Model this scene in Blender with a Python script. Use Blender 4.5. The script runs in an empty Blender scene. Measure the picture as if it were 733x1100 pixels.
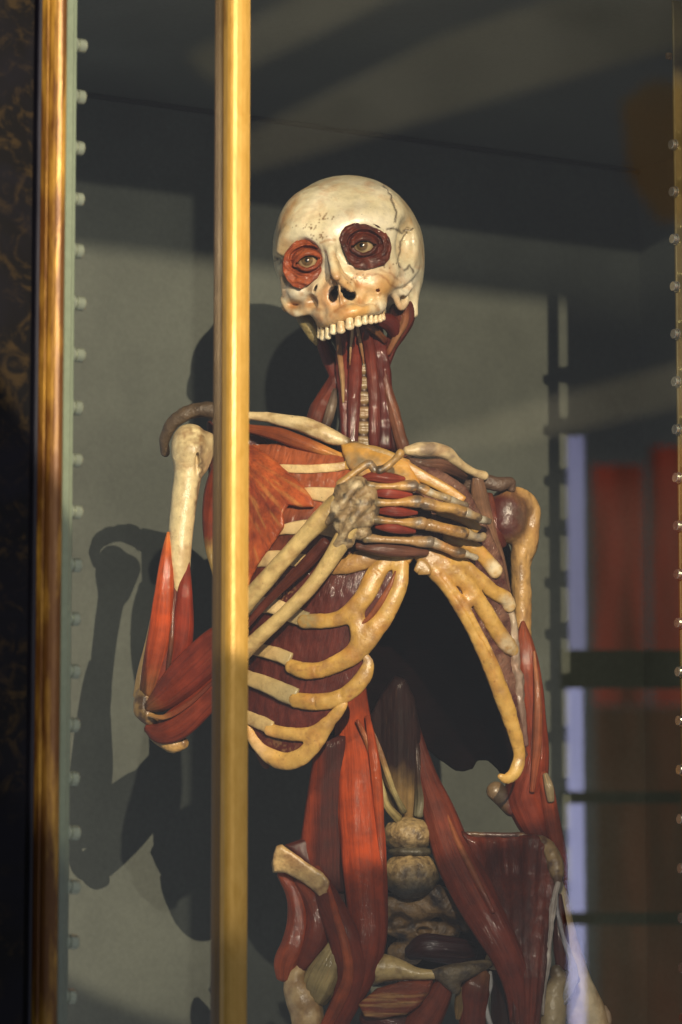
import bpy, math, random, time
import numpy as np
T0 = time.time()
random.seed(7)
RNG = np.random.default_rng(11)
PI = math.pi
sc = bpy.context.scene
COL = sc.collection

# ------------------------------------------------------------------ units
# The figure is measured in millimetre-like units u (1 u = 0.952 mm):
# x to the right, y downwards, d towards the viewer.
S = 0.000952
FPX = 4370.0
DIST = 4.16
PITCH = math.radians(8.5)
CP, SP = math.cos(PITCH), math.sin(PITCH)

def to_world(P):
    P = np.asarray(P, dtype=np.float64)
    u = (P[:, 0] - 366.5) / FPX
    v = (550.0 - P[:, 1]) / FPX
    dy = CP - SP * v
    dz = SP + CP * v
    t = (DIST - P[:, 2] * S) / dy
    return np.stack([u * t, -DIST + dy * t, dz * t], 1)

def lin(h):
    if not isinstance(h, str):
        return np.array(h, float)
    c = np.array([int(h[i:i + 2], 16) / 255 for i in (0, 2, 4)])
    return np.where(c <= 0.04045, c / 12.92, ((c + 0.055) / 1.055) ** 2.4)

# ------------------------------------------------------------------ noise
_TAB = RNG.random((32, 32, 32)).astype(np.float32)
def vnoise(x, y, z):
    x, y, z = np.broadcast_arrays(np.asarray(x, np.float32), np.asarray(y, np.float32), np.asarray(z, np.float32))
    xi = np.floor(x).astype(np.int32); yi = np.floor(y).astype(np.int32); zi = np.floor(z).astype(np.int32)
    fx, fy, fz = x - xi, y - yi, z - zi
    fx = fx * fx * (3 - 2 * fx); fy = fy * fy * (3 - 2 * fy); fz = fz * fz * (3 - 2 * fz)
    x0, x1 = xi & 31, (xi + 1) & 31
    y0, y1 = yi & 31, (yi + 1) & 31
    z0, z1 = zi & 31, (zi + 1) & 31
    a = _TAB[x0, y0, z0] * (1 - fx) + _TAB[x1, y0, z0] * fx
    b = _TAB[x0, y1, z0] * (1 - fx) + _TAB[x1, y1, z0] * fx
    c = _TAB[x0, y0, z1] * (1 - fx) + _TAB[x1, y0, z1] * fx
    d = _TAB[x0, y1, z1] * (1 - fx) + _TAB[x1, y1, z1] * fx
    return (a * (1 - fy) + b * fy) * (1 - fz) + (c * (1 - fy) + d * fy) * fz
def fnoise(x, y, z, o=3):
    s = 0; a = 0.5; n = 0
    for i in range(o):
        s = s + a * vnoise(x * 2 ** i + 7.3 * i, y * 2 ** i + 3.1 * i, z * 2 ** i + 5.7 * i); n += a; a *= 0.5
    return s / n - 0.5

# ------------------------------------------------------------------ geometry record: V, F, colour, fibre coordinate
class Geo:
    def __init__(s, V, F, C, B): s.V, s.F, s.C, s.B = V, F, C, B

def colour_of(col, P):
    if callable(col): return col(P)
    c = lin(col)
    return np.tile(c, (len(P), 1))

# ------------------------------------------------------------------ distance fields
class Field:
    def __init__(s, lo, hi, h=1.2):
        s.lo = np.array(lo, float); s.h = h
        n = np.ceil((np.array(hi) - s.lo) / h).astype(int) + 1
        s.n = n
        s.ax = [(s.lo[i] + h * np.arange(n[i])).astype(np.float32) for i in range(3)]
        s.D = np.full(tuple(n), 50.0, np.float32)
    def _box(s, lo, hi, pad):
        sl = []
        for i in range(3):
            a = int(np.floor((lo[i] - pad - s.lo[i]) / s.h)); b = int(np.ceil((hi[i] + pad - s.lo[i]) / s.h)) + 1
            a = max(0, a); b = min(int(s.n[i]), b)
            if b <= a: return None
            sl.append(slice(a, b))
        X = s.ax[0][sl[0]][:, None, None]; Y = s.ax[1][sl[1]][None, :, None]; Z = s.ax[2][sl[2]][None, None, :]
        return tuple(sl), X, Y, Z
    def _put(s, sl, d, k, mode):
        D = s.D[sl]
        if mode == 'add':
            if k > 0:
                hh = np.maximum(k - np.abs(D - d), 0) / k
                D = np.minimum(D, d) - hh * hh * k * 0.25
            else: D = np.minimum(D, d)
        else:
            if k > 0:
                hh = np.maximum(k - np.abs(D + d), 0) / k
                D = np.maximum(D, -d) + hh * hh * k * 0.25
            else: D = np.maximum(D, -d)
        s.D[sl] = D
    def cap(s, a, b, ra, rb=None, k=4, mode='add', sx=1.0):
        rb = ra if rb is None else rb
        a = np.array(a, float); b = np.array(b, float)
        r = s._box(np.minimum(a, b), np.maximum(a, b), max(ra, rb) + k + 3 * s.h)
        if r is None: return s
        sl, X, Y, Z = r
        ab = b - a; L = float(ab @ ab) + 1e-9
        t = ((X - a[0]) * ab[0] + (Y - a[1]) * ab[1] + (Z - a[2]) * ab[2]) / L
        t = np.clip(t, 0, 1)
        d = np.sqrt((X - a[0] - t * ab[0]) ** 2 + (Y - a[1] - t * ab[1]) ** 2 + (Z - a[2] - t * ab[2]) ** 2) - (ra + (rb - ra) * t)
        s._put(sl, d.astype(np.float32), k, mode); return s
    def path(s, pts, k=4, mode='add'):
        if len(pts) > 2: pts = [tuple(p) for p in spline([p[:4] for p in pts], (len(pts) - 1) * 4 + 1)]
        P = np.array([p[:4] for p in pts]); r = P[:, 3].max()
        q = s._box(P[:, :3].min(0), P[:, :3].max(0), r + k + 3 * s.h)
        if q is None: return s
        sl, X, Y, Z = q
        best = None
        for a, b in zip(P[:-1], P[1:]):
            ab = b[:3] - a[:3]; L = float(ab @ ab) + 1e-9
            t = np.clip(((X - a[0]) * ab[0] + (Y - a[1]) * ab[1] + (Z - a[2]) * ab[2]) / L, 0, 1)
            d = np.sqrt((X - a[0] - t * ab[0]) ** 2 + (Y - a[1] - t * ab[1]) ** 2 + (Z - a[2] - t * ab[2]) ** 2) - (a[3] + (b[3] - a[3]) * t)
            best = d if best is None else np.minimum(best, d)
        s._put(sl, best.astype(np.float32), k, mode); return s
    def ell(s, c, r, k=4, mode='add', rot=0.0, tilt=0.0):
        c = np.array(c, float); r = np.array(r, float); m = r.max()
        q = s._box(c - m, c + m, k + 3 * s.h)
        if q is None: return s
        sl, X, Y, Z = q
        x, y, z = X - c[0], Y - c[1], Z - c[2]
        if rot:
            cr, sr = math.cos(math.radians(rot)), math.sin(math.radians(rot))
            x, y = x * cr + y * sr, -x * sr + y * cr
        if tilt:
            cr, sr = math.cos(math.radians(tilt)), math.sin(math.radians(tilt))
            x, z = x * cr + z * sr, -x * sr + z * cr
        k0 = np.sqrt((x / r[0]) ** 2 + (y / r[1]) ** 2 + (z / r[2]) ** 2)
        k1 = np.sqrt((x / r[0] ** 2) ** 2 + (y / r[1] ** 2) ** 2 + (z / r[2] ** 2) ** 2) + 1e-6
        s._put(sl, (k0 * (k0 - 1) / k1).astype(np.float32), k, mode); return s
    def slab(s, poly, dfn, th, k=2, rnd=1.5, mode='add', extra=None):
        poly = np.array(poly, float)
        X, Y = s.ax[0][:, None], s.ax[1][None, :]
        d2 = poly_sdf(poly, X, Y)
        zf = dfn(X, Y) + 0 * X * Y
        gx, gy = np.gradient(zf, s.h)
        g = np.sqrt(1 + np.clip(gx * gx + gy * gy, 0, 9))
        Z = s.ax[2][None, None, :]
        dz = np.abs(Z - zf[:, :, None]) / g[:, :, None] - (th / 2 - rnd)
        q1 = (d2 + rnd)[:, :, None]
        d = np.sqrt(np.maximum(q1, 0) ** 2 + np.maximum(dz, 0) ** 2) + np.minimum(np.maximum(q1, dz), 0) - rnd
        s._put((slice(None),) * 3, d.astype(np.float32), k, mode); return s
    def rough(s, amp, sc_, o=3, stretch=(1, 1, 1)):
        m = np.abs(s.D) < 4 + amp
        i = np.nonzero(m)
        x, y, z = s.ax[0][i[0]], s.ax[1][i[1]], s.ax[2][i[2]]
        s.D[i] += (amp * 2 * fnoise(x / sc_ * stretch[0], y / sc_ * stretch[1], z / sc_ * stretch[2], o)).astype(np.float32)
        return s
    def mesh(s, col='c8b080', fib=None):
        V, F = surface_net(s.D, s.lo, s.h)
        C = colour_of(col, V)
        B = fib(V) if fib else V.copy()
        return Geo(V, F, C, B)

def poly_sdf(poly, X, Y):
    X, Y = np.broadcast_arrays(X.astype(np.float32), Y.astype(np.float32))
    best = np.full(X.shape, 1e9, np.float32); inside = np.zeros(X.shape, bool)
    n = len(poly)
    for i in range(n):
        a = poly[i]; b = poly[(i + 1) % n]; e = b - a
        wx, wy = X - a[0], Y - a[1]
        t = np.clip((wx * e[0] + wy * e[1]) / (e @ e + 1e-9), 0, 1)
        best = np.minimum(best, (wx - e[0] * t) ** 2 + (wy - e[1] * t) ** 2)
        c1 = (Y >= a[1]) != (Y >= b[1])
        if abs(e[1]) > 1e-9:
            xc = a[0] + (Y - a[1]) * e[0] / e[1]
            inside ^= (c1 & (X < xc))
    d = np.sqrt(best)
    return np.where(inside, -d, d)

def surface_net(D, lo, h):
    D = D.copy()
    for ax in range(3):      # close at the borders
        sl = [slice(None)] * 3
        for e in (0, -1):
            sl[ax] = e; D[tuple(sl)] = np.maximum(D[tuple(sl)], 0.3)
    nx, ny, nz = D.shape
    ins = D < 0
    cell_id = {}
    acc_i = []; acc_p = []
    quads = []
    def cid(i, j, k): return (i * ny + j) * nz + k
    for ax in range(3):
        sl0 = [slice(None)] * 3; sl1 = [slice(None)] * 3
        sl0[ax] = slice(0, -1); sl1[ax] = slice(1, None)
        A = ins[tuple(sl0)]; B = ins[tuple(sl1)]
        I = np.argwhere(A != B)
        if len(I) == 0: continue
        o = [a for a in range(3) if a != ax]
        ok = (I[:, o[0]] > 0) & (I[:, o[1]] > 0)
        I = I[ok]
        J = I.copy(); J[:, ax] += 1
        d0 = D[I[:, 0], I[:, 1], I[:, 2]]; d1 = D[J[:, 0], J[:, 1], J[:, 2]]
        t = d0 / (d0 - d1)
        P = I.astype(float); P[:, ax] += t
        cells = []
        for (p, q) in ((0, 0), (1, 0), (1, 1), (0, 1)):
            K = I.copy(); K[:, o[0]] -= p; K[:, o[1]] -= q
            c = cid(K[:, 0], K[:, 1], K[:, 2]); cells.append(c)
            acc_i.append(c); acc_p.append(P)
        Q = np.stack(cells, 1)
        flip = (d0 < 0) ^ (ax == 1)
        Q[flip] = Q[flip][:, ::-1]
        quads.append(Q)
    ids = np.concatenate(acc_i); P = np.concatenate(acc_p)
    u, inv = np.unique(ids, return_inverse=True)
    cnt = np.bincount(inv)
    V = np.stack([np.bincount(inv, P[:, i]) / cnt for i in range(3)], 1)
    F = np.searchsorted(u, np.concatenate(quads))
    V = V * h + np.array(lo)
    return V, F

# ------------------------------------------------------------------ swept strands
def spline(pts, n):
    P = np.array(pts, float)
    if len(P) == 2:
        t = np.linspace(0, 1, n)[:, None]; return P[0] * (1 - t) + P[1] * t
    seg = np.linalg.norm(np.diff(P[:, :3], axis=0), axis=1) + 1e-6
    cum = np.concatenate([[0], np.cumsum(np.sqrt(seg))])
    u = np.linspace(0, cum[-1], n)
    E = np.vstack([2 * P[0] - P[1], P, 2 * P[-1] - P[-2]])
    out = []
    for x in u:
        i = min(int(np.searchsorted(cum, x, side='right')) - 1, len(P) - 2); i = max(i, 0)
        t = (x - cum[i]) / (cum[i + 1] - cum[i])
        p0, p1, p2, p3 = E[i], E[i + 1], E[i + 2], E[i + 3]
        out.append(0.5 * (2 * p1 + (p2 - p0) * t + (2 * p0 - 5 * p1 + 4 * p2 - p3) * t * t + (3 * p1 - p0 - 3 * p2 + p3) * t ** 3))
    return np.array(out)

def strand(pts, col='8a2a20', ring=22, step=3.0, flute=0.0, nf=7, wob=0.0, cap=0.7, seed=None, sq=1.0):
    """pts: (x, y, d, half width across, half thickness)"""
    pts = [tuple(p) + ((p[3] * 0.8,) if len(p) == 4 else ()) for p in pts]
    L = sum(math.dist(p[:3], q[:3]) for p, q in zip(pts[:-1], pts[1:]))
    n = max(6, int(L / step))
    Q = spline(pts, n)
    Q[:, 3:] = np.maximum(Q[:, 3:], 0.25)
    T = np.gradient(Q[:, :3], axis=0); T /= np.linalg.norm(T, axis=1)[:, None] + 1e-9
    N = np.cross(T, np.array([0, 0, 1.0])); ln = np.linalg.norm(N, axis=1)[:, None]
    N = N / np.maximum(ln, 1e-3); Bn = np.cross(N, T)
    # rounded ends
    C, W, H, NN, BB, SS = [], [], [], [], [], []
    s = np.concatenate([[0], np.cumsum(np.linalg.norm(np.diff(Q[:, :3], axis=0), axis=1))])
    def add(c, w, hh, nn, bb, ss): C.append(c); W.append(w); H.append(hh); NN.append(nn); BB.append(bb); SS.append(ss)
    for a in (80, 55, 28):
        r = min(Q[0, 3], Q[0, 4]); a = math.radians(a)
        add(Q[0, :3] - T[0] * r * cap * math.sin(a), Q[0, 3] * math.cos(a), Q[0, 4] * math.cos(a), N[0], Bn[0], -r * math.sin(a) * cap)
    for i in range(n): add(Q[i, :3], Q[i, 3], Q[i, 4], N[i], Bn[i], s[i])
    for a in (28, 55, 80):
        r = min(Q[-1, 3], Q[-1, 4]); a = math.radians(a)
        add(Q[-1, :3] + T[-1] * r * cap * math.sin(a), Q[-1, 3] * math.cos(a), Q[-1, 4] * math.cos(a), N[-1], Bn[-1], s[-1] + r * math.sin(a) * cap)
    C, W, H, NN, BB, SS = map(np.array, (C, W, H, NN, BB, SS))
    m = len(C)
    th = np.linspace(0, 2 * PI, ring, endpoint=False)
    sd = RNG.random() * 50 if seed is None else seed
    ct, st = np.cos(th)[None, :], np.sin(th)[None, :]
    if sq != 1.0:
        ct = np.sign(ct) * np.abs(ct) ** sq; st = np.sign(st) * np.abs(st) ** sq
    mul = np.ones((m, ring))
    if flute:
        mul += flute * (np.abs(np.sin(th[None, :] * nf / 2 + sd + 0.6 * np.sin(SS[:, None] / 40 + sd))) - 0.6)
        mul += flute * 1.2 * (vnoise(SS[:, None] / 30 + sd, np.cos(th)[None, :] * 2.2 + 9, np.sin(th)[None, :] * 2.2 + 5) - 0.5)
    if wob:
        mul += wob * 2 * (vnoise(SS[:, None] / 7 + sd, np.cos(th)[None, :] * 1.6 + 9, np.sin(th)[None, :] * 1.6 + sd) - 0.5)
    V = C[:, None, :] + NN[:, None, :] * (W[:, None] * mul * ct)[..., None] + BB[:, None, :] * (H[:, None] * mul * st)[..., None]
    rm = float(np.mean(W))
    B = np.stack([np.repeat(SS[:, None], ring, 1) + sd * 10, np.broadcast_to(np.cos(th) * rm, (m, ring)), np.broadcast_to(np.sin(th) * rm, (m, ring))], 2)
    V = V.reshape(-1, 3); B = B.reshape(-1, 3)
    i = np.arange(m - 1)[:, None] * ring; j = np.arange(ring)[None, :]; j2 = (j + 1) % ring
    F = np.stack([i + j, i + j2, i + ring + j2, i + ring + j], 2).reshape(-1, 4)
    nb = len(V)
    V = np.vstack([V, C[0], C[-1]]); B = np.vstack([B, B[0], B[-1]])
    tris = [[(j0 + 1) % ring, j0, nb, nb] for j0 in range(ring)] + [[(m - 1) * ring + j0, (m - 1) * ring + (j0 + 1) % ring, nb + 1, nb + 1] for j0 in range(ring)]
    F = np.vstack([F, np.array(tris)])
    if isinstance(col, list):
        ss = np.concatenate([np.repeat(SS, ring), [SS[0], SS[-1]]]) / max(L, 1)
        ks = [c[0] for c in col]; cs = np.array([lin(c[1]) for c in col])
        # ragged ends where tendon meets flesh
        ss = ss + 0.05 * (vnoise(V[:, 0] / 2.5, V[:, 1] / 2.5, V[:, 2] / 2.5) - 0.5)
        Cc = np.stack([np.interp(ss, ks, cs[:, c]) for c in range(3)], 1)
    else: Cc = colour_of(col, V)
    return Geo(V, F, Cc, B)

def flatbones(paths, col, q=0.55, h=1.2, k=7, rough=0.8, rs=10, grooves=()):
    """like bones(), pressed flat along the depth"""
    Q = [[(p[0], p[1], p[2] / q, p[3]) for p in pa] for pa in paths]
    pts = np.array([p for pa in Q for p in pa])
    f = Field((pts[:, :3] - pts[:, 3:]).min(0) - 5, (pts[:, :3] + pts[:, 3:]).max(0) + 5, h)
    for pa in Q: f.path(pa, k)
    for pa in grooves: f.path([(p[0], p[1], p[2] / q, p[3]) for p in pa], 3, 'sub')
    f.rough(rough, rs)
    g = f.mesh('808080'); g.V[:, 2] *= q; g.B = g.V.copy(); g.C = colour_of(col, g.V); return g

def blob(c, r, col, h=1.2, rough=0.0, rs=8, fib=None, rot=0, tilt=0):
    m = max(r) + 4
    f = Field((c[0] - m, c[1] - m, c[2] - m), (c[0] + m, c[1] + m, c[2] + m), h)
    f.ell(c, r, 0, rot=rot, tilt=tilt)
    if rough: f.rough(rough, rs)
    return f.mesh(col, fib)

def bones(paths, col, h=1.2, k=4, ells=(), rough=0.4, rs=9, cuts=(), fib=None):
    """paths of (x, y, d, r) melted into one bone"""
    pts = np.array([p[:4] for pa in paths for p in pa] + [(e[0][0], e[0][1], e[0][2], max(e[1])) for e in ells])
    lo = (pts[:, :3] - pts[:, 3:]).min(0) - 4; hi = (pts[:, :3] + pts[:, 3:]).max(0) + 4
    f = Field(lo, hi, h)
    for pa in paths: f.path(pa if len(pa) > 1 else pa * 2, k)
    for e in ells: f.ell(e[0], e[1], e[2] if len(e) > 2 else k, rot=e[3] if len(e) > 3 else 0)
    for e in cuts: f.ell(e[0], e[1], e[2] if len(e) > 2 else k, 'sub', rot=e[3] if len(e) > 3 else 0)
    if rough: f.rough(rough, rs)
    return f.mesh(col, fib)

def sheet(poly, dfn, th, col, h=1.6, rnd=1.5, rough=0.0, rs=8, fib=None, stretch=(1, 1, 1), bulge=0.0, bs=18.0):
    P = np.array(poly, float); lo2 = P.min(0) - 4; hi2 = P.max(0) + 4
    gx = np.linspace(lo2[0], hi2[0], 40)[:, None]; gy = np.linspace(lo2[1], hi2[1], 40)[None, :]
    def df(X, Y):
        z = dfn(X, Y) + 0 * X * Y
        if bulge:
            q = np.clip(-poly_sdf(P, X + 0 * Y, Y + 0 * X) / bs, 0, 1); z = z + bulge * np.sqrt(q * (2 - q))
        return z
    inside = poly_sdf(P, gx, gy) < 6
    z = df(gx, gy)[inside]
    f = Field((lo2[0], lo2[1], z.min() - th - 4), (hi2[0], hi2[1], z.max() + th + 4), h)
    f.slab(P, df, th, 0, rnd)
    if rough: f.rough(rough, rs, 3, stretch)
    return f.mesh(col, fib)

# ------------------------------------------------------------------ linking
def make_obj(name, geos, mat, parent=None, world=True, smooth=True):
    if isinstance(geos, Geo): geos = [geos]
    V = []; F = []; C = []; B = []; o = 0
    for g in geos:
        V.append(g.V); F.append(g.F + o); C.append(g.C); B.append(g.B); o += len(g.V)
    V = np.vstack(V); F = np.vstack(F); C = np.vstack(C); B = np.vstack(B)
    W = to_world(V) if world else V
    if 'wax' in mat.name and 'bone' not in mat.name and 'cartilage' not in mat.name and 'skull' not in mat.name:   # warmer reds
        red = np.clip((C[:, 0] - np.maximum(C[:, 1], C[:, 2])) / (C[:, 0] + 1e-4), 0, 1)
        C = C.copy(); C[:, 1] *= 1 + .30 * red; C[:, 2] *= 1 - .35 * red
    top = parent
    while top is not None and top.parent is not None: top = top.parent
    if top is not None: W = W - np.array(top.location)
    me = bpy.data.meshes.new(name)
    tri = F[:, 2] == F[:, 3]
    cnt = np.where(tri, 3, 4)
    loops = np.concatenate([F[~tri].reshape(-1), F[tri][:, :3].reshape(-1)])
    tot = np.concatenate([np.full((~tri).sum(), 4), np.full(tri.sum(), 3)])
    me.vertices.add(len(W)); me.vertices.foreach_set('co', W.astype(np.float32).reshape(-1))
    me.loops.add(len(loops)); me.loops.foreach_set('vertex_index', loops.astype(np.int32))
    me.polygons.add(len(tot)); me.polygons.foreach_set('loop_start', np.concatenate([[0], np.cumsum(tot)[:-1]]).astype(np.int32))
    me.polygons.foreach_set('loop_total', tot.astype(np.int32))
    me.update(calc_edges=True)
    me.polygons.foreach_set('use_smooth', np.full(len(tot), smooth))
    a = me.attributes.new('pigment', 'FLOAT_COLOR', 'POINT')
    a.data.foreach_set('color', np.hstack([np.clip(C, 0, 1), np.ones((len(C), 1))]).astype(np.float32).reshape(-1))
    b = me.attributes.new('fibre', 'FLOAT_VECTOR', 'POINT')
    b.data.foreach_set('vector', B.astype(np.float32).reshape(-1))
    me.validate()
    me.materials.append(mat)
    ob = bpy.data.objects.new(name, me); COL.objects.link(ob)
    if parent is not None: ob.parent = parent
    return ob
def tag(o, label=None, cat=None, group=None, kind=None):
    if label: o['label'] = label
    if cat: o['category'] = cat
    if group: o['group'] = group
    if kind: o['kind'] = kind
    return o
def empty(name, label, cat):
    o = bpy.data.objects.new(name, None); COL.objects.link(o); o.empty_display_size = 0.1
    return tag(o, label, cat)

# ------------------------------------------------------------------ materials
class NT:
    def __init__(s, name):
        s.m = bpy.data.materials.new(name); s.m.use_nodes = True; s.t = s.m.node_tree; s.t.nodes.clear()
        s.out = s.t.nodes.new('ShaderNodeOutputMaterial')
    def n(s, typ, **kw):
        nd = s.t.nodes.new('ShaderNode' + typ)
        for k, v in kw.items():
            if k.startswith('i_'):
                key = k[2:].replace('_', ' ')
                nd.inputs[int(key) if key.isdigit() else key].default_value = v
            else: setattr(nd, k, v)
        return nd
    def l(s, a, b): s.t.links.new(a, b)
    def ramp(s, src, stops):
        r = s.n('ValToRGB'); e = r.color_ramp.elements
        while len(e) < len(stops): e.new(0.5)
        for el, (p, c) in zip(e, stops):
            el.position = p; el.color = (c, c, c, 1) if not hasattr(c, '__len__') else tuple(c) + (1,)
        s.l(src, r.inputs[0]); return r.outputs[0]
    def mix(s, fac, a, b, mode='MIX'):
        m = s.n('Mix', data_type='RGBA', blend_type=mode)
        for v, i in ((fac, 0), (a, 6), (b, 7)):
            if hasattr(v, 'is_linked') or hasattr(v, 'links'): s.l(v, m.inputs[i])
            else: m.inputs[i].default_value = v if i == 0 else (tuple(v) + (1,) if len(v) == 3 else v)
        return m.outputs[2]
    def noise(s, vec, scale, detail=3, rough=0.55, dist=0.0, stretch=None):
        if stretch is not None:
            mp = s.n('Mapping'); mp.inputs['Scale'].default_value = stretch; s.l(vec, mp.inputs[0]); vec = mp.outputs[0]
        nd = s.n('TexNoise'); nd.inputs['Scale'].default_value = scale; nd.inputs['Detail'].default_value = detail
        nd.inputs['Roughness'].default_value = rough; nd.inputs['Distortion'].default_value = dist
        s.l(vec, nd.inputs['Vector']); return nd.outputs['Fac']

def wax_muscle(name='muscle_wax', gloss=0.3, streak=0.5, bumpy=0.42, coat=0.36, spec=0.12):
    m = NT(name)
    at = m.n('Attribute', attribute_name='pigment'); fb = m.n('Attribute', attribute_name='fibre')
    f1 = m.noise(fb.outputs['Vector'], 1.0, 4, 0.6, 0.2, (0.016, 0.36, 0.36))
    f2 = m.noise(fb.outputs['Vector'], 1.0, 3, 0.6, 0.1, (0.03, 1.0, 1.0))
    f3 = m.noise(fb.outputs['Vector'], 0.05, 3, 0.6)
    tex = m.n('TexCoord')
    c = m.mix(m.ramp(f1, [(0.3, 0.0), (0.72, 1.0)]), at.outputs['Color'], at.outputs['Color'])
    dark = m.ramp(f1, [(0.3, 0.55), (0.55, 1.0)])
    c = m.mix(0.8, at.outputs['Color'], dark, 'MULTIPLY')
    blot = m.ramp(f3, [(0.35, 0.6), (0.65, 1.25)])
    c = m.mix(0.7, c, blot, 'MULTIPLY')
    st = m.ramp(f2, [(0.62, 0.0), (0.74, 1.0)])
    mt = m.n('Math', operation='MULTIPLY'); m.l(st, mt.inputs[0]); mt.inputs[1].default_value = 0.22 * streak
    c = m.mix(mt.outputs[0], c, tuple(lin('c08a58')))
    p = m.n('BsdfPrincipled'); m.l(c, p.inputs['Base Color'])
    rg = m.ramp(f3, [(0.3, gloss + 0.06), (0.7, gloss + 0.3)]); m.l(rg, p.inputs['Roughness'])
    p.inputs['Coat Weight'].default_value = coat; p.inputs['Coat Roughness'].default_value = 0.10; p.inputs['Specular IOR Level'].default_value = spec
    p.inputs['Subsurface Weight'].default_value = 0.0
    ad = m.n('Math', operation='MULTIPLY_ADD'); m.l(f2, ad.inputs[0]); ad.inputs[1].default_value = 0.5; m.l(f1, ad.inputs[2])
    g = m.noise(tex.outputs['Object'], 260, 3, 0.6)
    ad2 = m.n('Math', operation='MULTIPLY_ADD'); m.l(g, ad2.inputs[0]); ad2.inputs[1].default_value = 0.22; m.l(ad.outputs[0], ad2.inputs[2])
    bp = m.n('Bump'); bp.inputs['Strength'].default_value = bumpy; bp.inputs['Distance'].default_value = 0.002
    m.l(ad2.outputs[0], bp.inputs['Height']); m.l(bp.outputs[0], p.inputs['Normal']); m.l(bp.outputs[0], p.inputs['Coat Normal'])
    m.l(p.outputs[0], m.out.inputs[0]); return m.m

def wax_bone(name='bone_wax', gloss=0.36, stain='6b4420', amount=0.55, bump=0.5, pit=0.0):
    m = NT(name)
    at = m.n('Attribute', attribute_name='pigment'); tex = m.n('TexCoord'); ob = tex.outputs['Object']
    n1 = m.noise(ob, 28, 5, 0.62, 0.6); n2 = m.noise(ob, 110, 4, 0.6); n3 = m.noise(ob, 420, 3, 0.6)
    n4 = m.noise(ob, 14, 3, 0.5)
    c = at.outputs['Color']
    a = m.ramp(n1, [(0.50, 0.0), (0.72, 1.0)])
    mt = m.n('Math', operation='MULTIPLY'); m.l(a, mt.inputs[0]); mt.inputs[1].default_value = amount
    tinted = m.mix(1.0, c, tuple(np.minimum(lin(stain) * 2.6, 1)), 'MULTIPLY')
    c = m.mix(mt.outputs[0], c, tinted)
    b = m.ramp(n2, [(0.3, 0.72), (0.6, 1.08)]); c = m.mix(0.6, c, b, 'MULTIPLY')
    e = m.ramp(n3, [(0.66, 0.0), (0.76, 0.75)]); c = m.mix(e, c, tuple(lin('3a2412')))
    d = m.ramp(n4, [(0.35, 0.82), (0.65, 1.1)]); c = m.mix(0.7, c, d, 'MULTIPLY')
    p = m.n('BsdfPrincipled'); m.l(c, p.inputs['Base Color'])
    m.l(m.ramp(n2, [(0.3, gloss - 0.05), (0.7, gloss + 0.15)]), p.inputs['Roughness'])
    p.inputs['Coat Weight'].default_value = 0.25; p.inputs['Coat Roughness'].default_value = 0.2
    ad = m.n('Math', operation='MULTIPLY_ADD'); m.l(n3, ad.inputs[0]); ad.inputs[1].default_value = 0.3 + pit; m.l(n2, ad.inputs[2])
    bp = m.n('Bump'); bp.inputs['Strength'].default_value = bump; bp.inputs['Distance'].default_value = 0.0022
    m.l(ad.outputs[0], bp.inputs['Height']); m.l(bp.outputs[0], p.inputs['Normal']); m.l(bp.outputs[0], p.inputs['Coat Normal'])
    m.l(p.outputs[0], m.out.inputs[0]); return m.m

M = {}
M['muscle'] = wax_muscle()
M['lining'] = wax_muscle('dark_lining_wax', 0.7, 0.0, 0.2, 0.0, 0.02)
M['muscle_matte'] = wax_muscle('matte_muscle_wax', 0.5, 0.3, 0.4, 0.07, 0.15)
M['crus'] = wax_muscle('crus_wax', 0.5, 0.4, 0.35, 0.05, 0.12)
M['eye_flesh'] = wax_muscle('eye_flesh_wax', 0.3, 0.15, 0.3)
M['muscle_dull'] = wax_muscle('dry_muscle_wax', 0.38, 1.8, 0.7)
M['bone'] = wax_bone()
M['skull'] = wax_bone('skull_wax', 0.34, '8a5a28', 0.55, 0.32)
M['mottled'] = wax_bone('mottled_bone', 0.45, '55482c', 0.95, 0.6, 0.5)
M['gristle'] = wax_bone('cartilage_wax', 0.38, '9a6020', 0.4, 0.35)
def eye_mat():
    m = NT('glass_eye'); at = m.n('Attribute', attribute_name='pigment')
    p = m.n('BsdfPrincipled'); m.l(at.outputs['Color'], p.inputs['Base Color']); p.inputs['Roughness'].default_value = 0.12
    p.inputs['Coat Weight'].default_value = 1.0; p.inputs['Coat Roughness'].default_value = 0.03
    m.l(p.outputs[0], m.out.inputs[0]); return m.m
M['eye'] = eye_mat()
# ================================================================== THE FIGURE
fig = empty('anatomical_figure', 'wax anatomical figure with bare skull, red muscles and a bony hand across its ribs', 'anatomical model')
fig.location = tuple(to_world([(400, 1110, 0)])[0])
def part(name, geos, mat, parent=None, label=None):
    o = make_obj(name, geos, M[mat], parent or fig)
    if label: o['label'] = label
    return o
def mixc(a, b, t):
    t = np.clip(t, 0, 1)[:, None]; return lin(a) * (1 - t) + lin(b) * t if isinstance(a, str) else a * (1 - t) + lin(b) * t
def near(P, q, r):   # soft round patch of pigment
    return np.clip(1.3 - np.sqrt(((P - np.array(q)) ** 2).sum(1)) / r, 0, 1)
def line_d(P, pts, w, j=0.0):
    X = P[:, 0] + j * (vnoise(P[:, 0] / 5, P[:, 1] / 5, 3.3) - 0.5); Y = P[:, 1] + j * (vnoise(P[:, 0] / 5, P[:, 1] / 5, 8.3) - 0.5)
    best = np.full(len(P), 1e9)
    for a, b in zip(pts[:-1], pts[1:]):
        ex, ey = b[0] - a[0], b[1] - a[1]; t = np.clip(((X - a[0]) * ex + (Y - a[1]) * ey) / (ex * ex + ey * ey + 1e-9), 0, 1)
        best = np.minimum(best, np.hypot(X - a[0] - t * ex, Y - a[1] - t * ey))
    return np.clip(1 - best / w, 0, 1)

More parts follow.
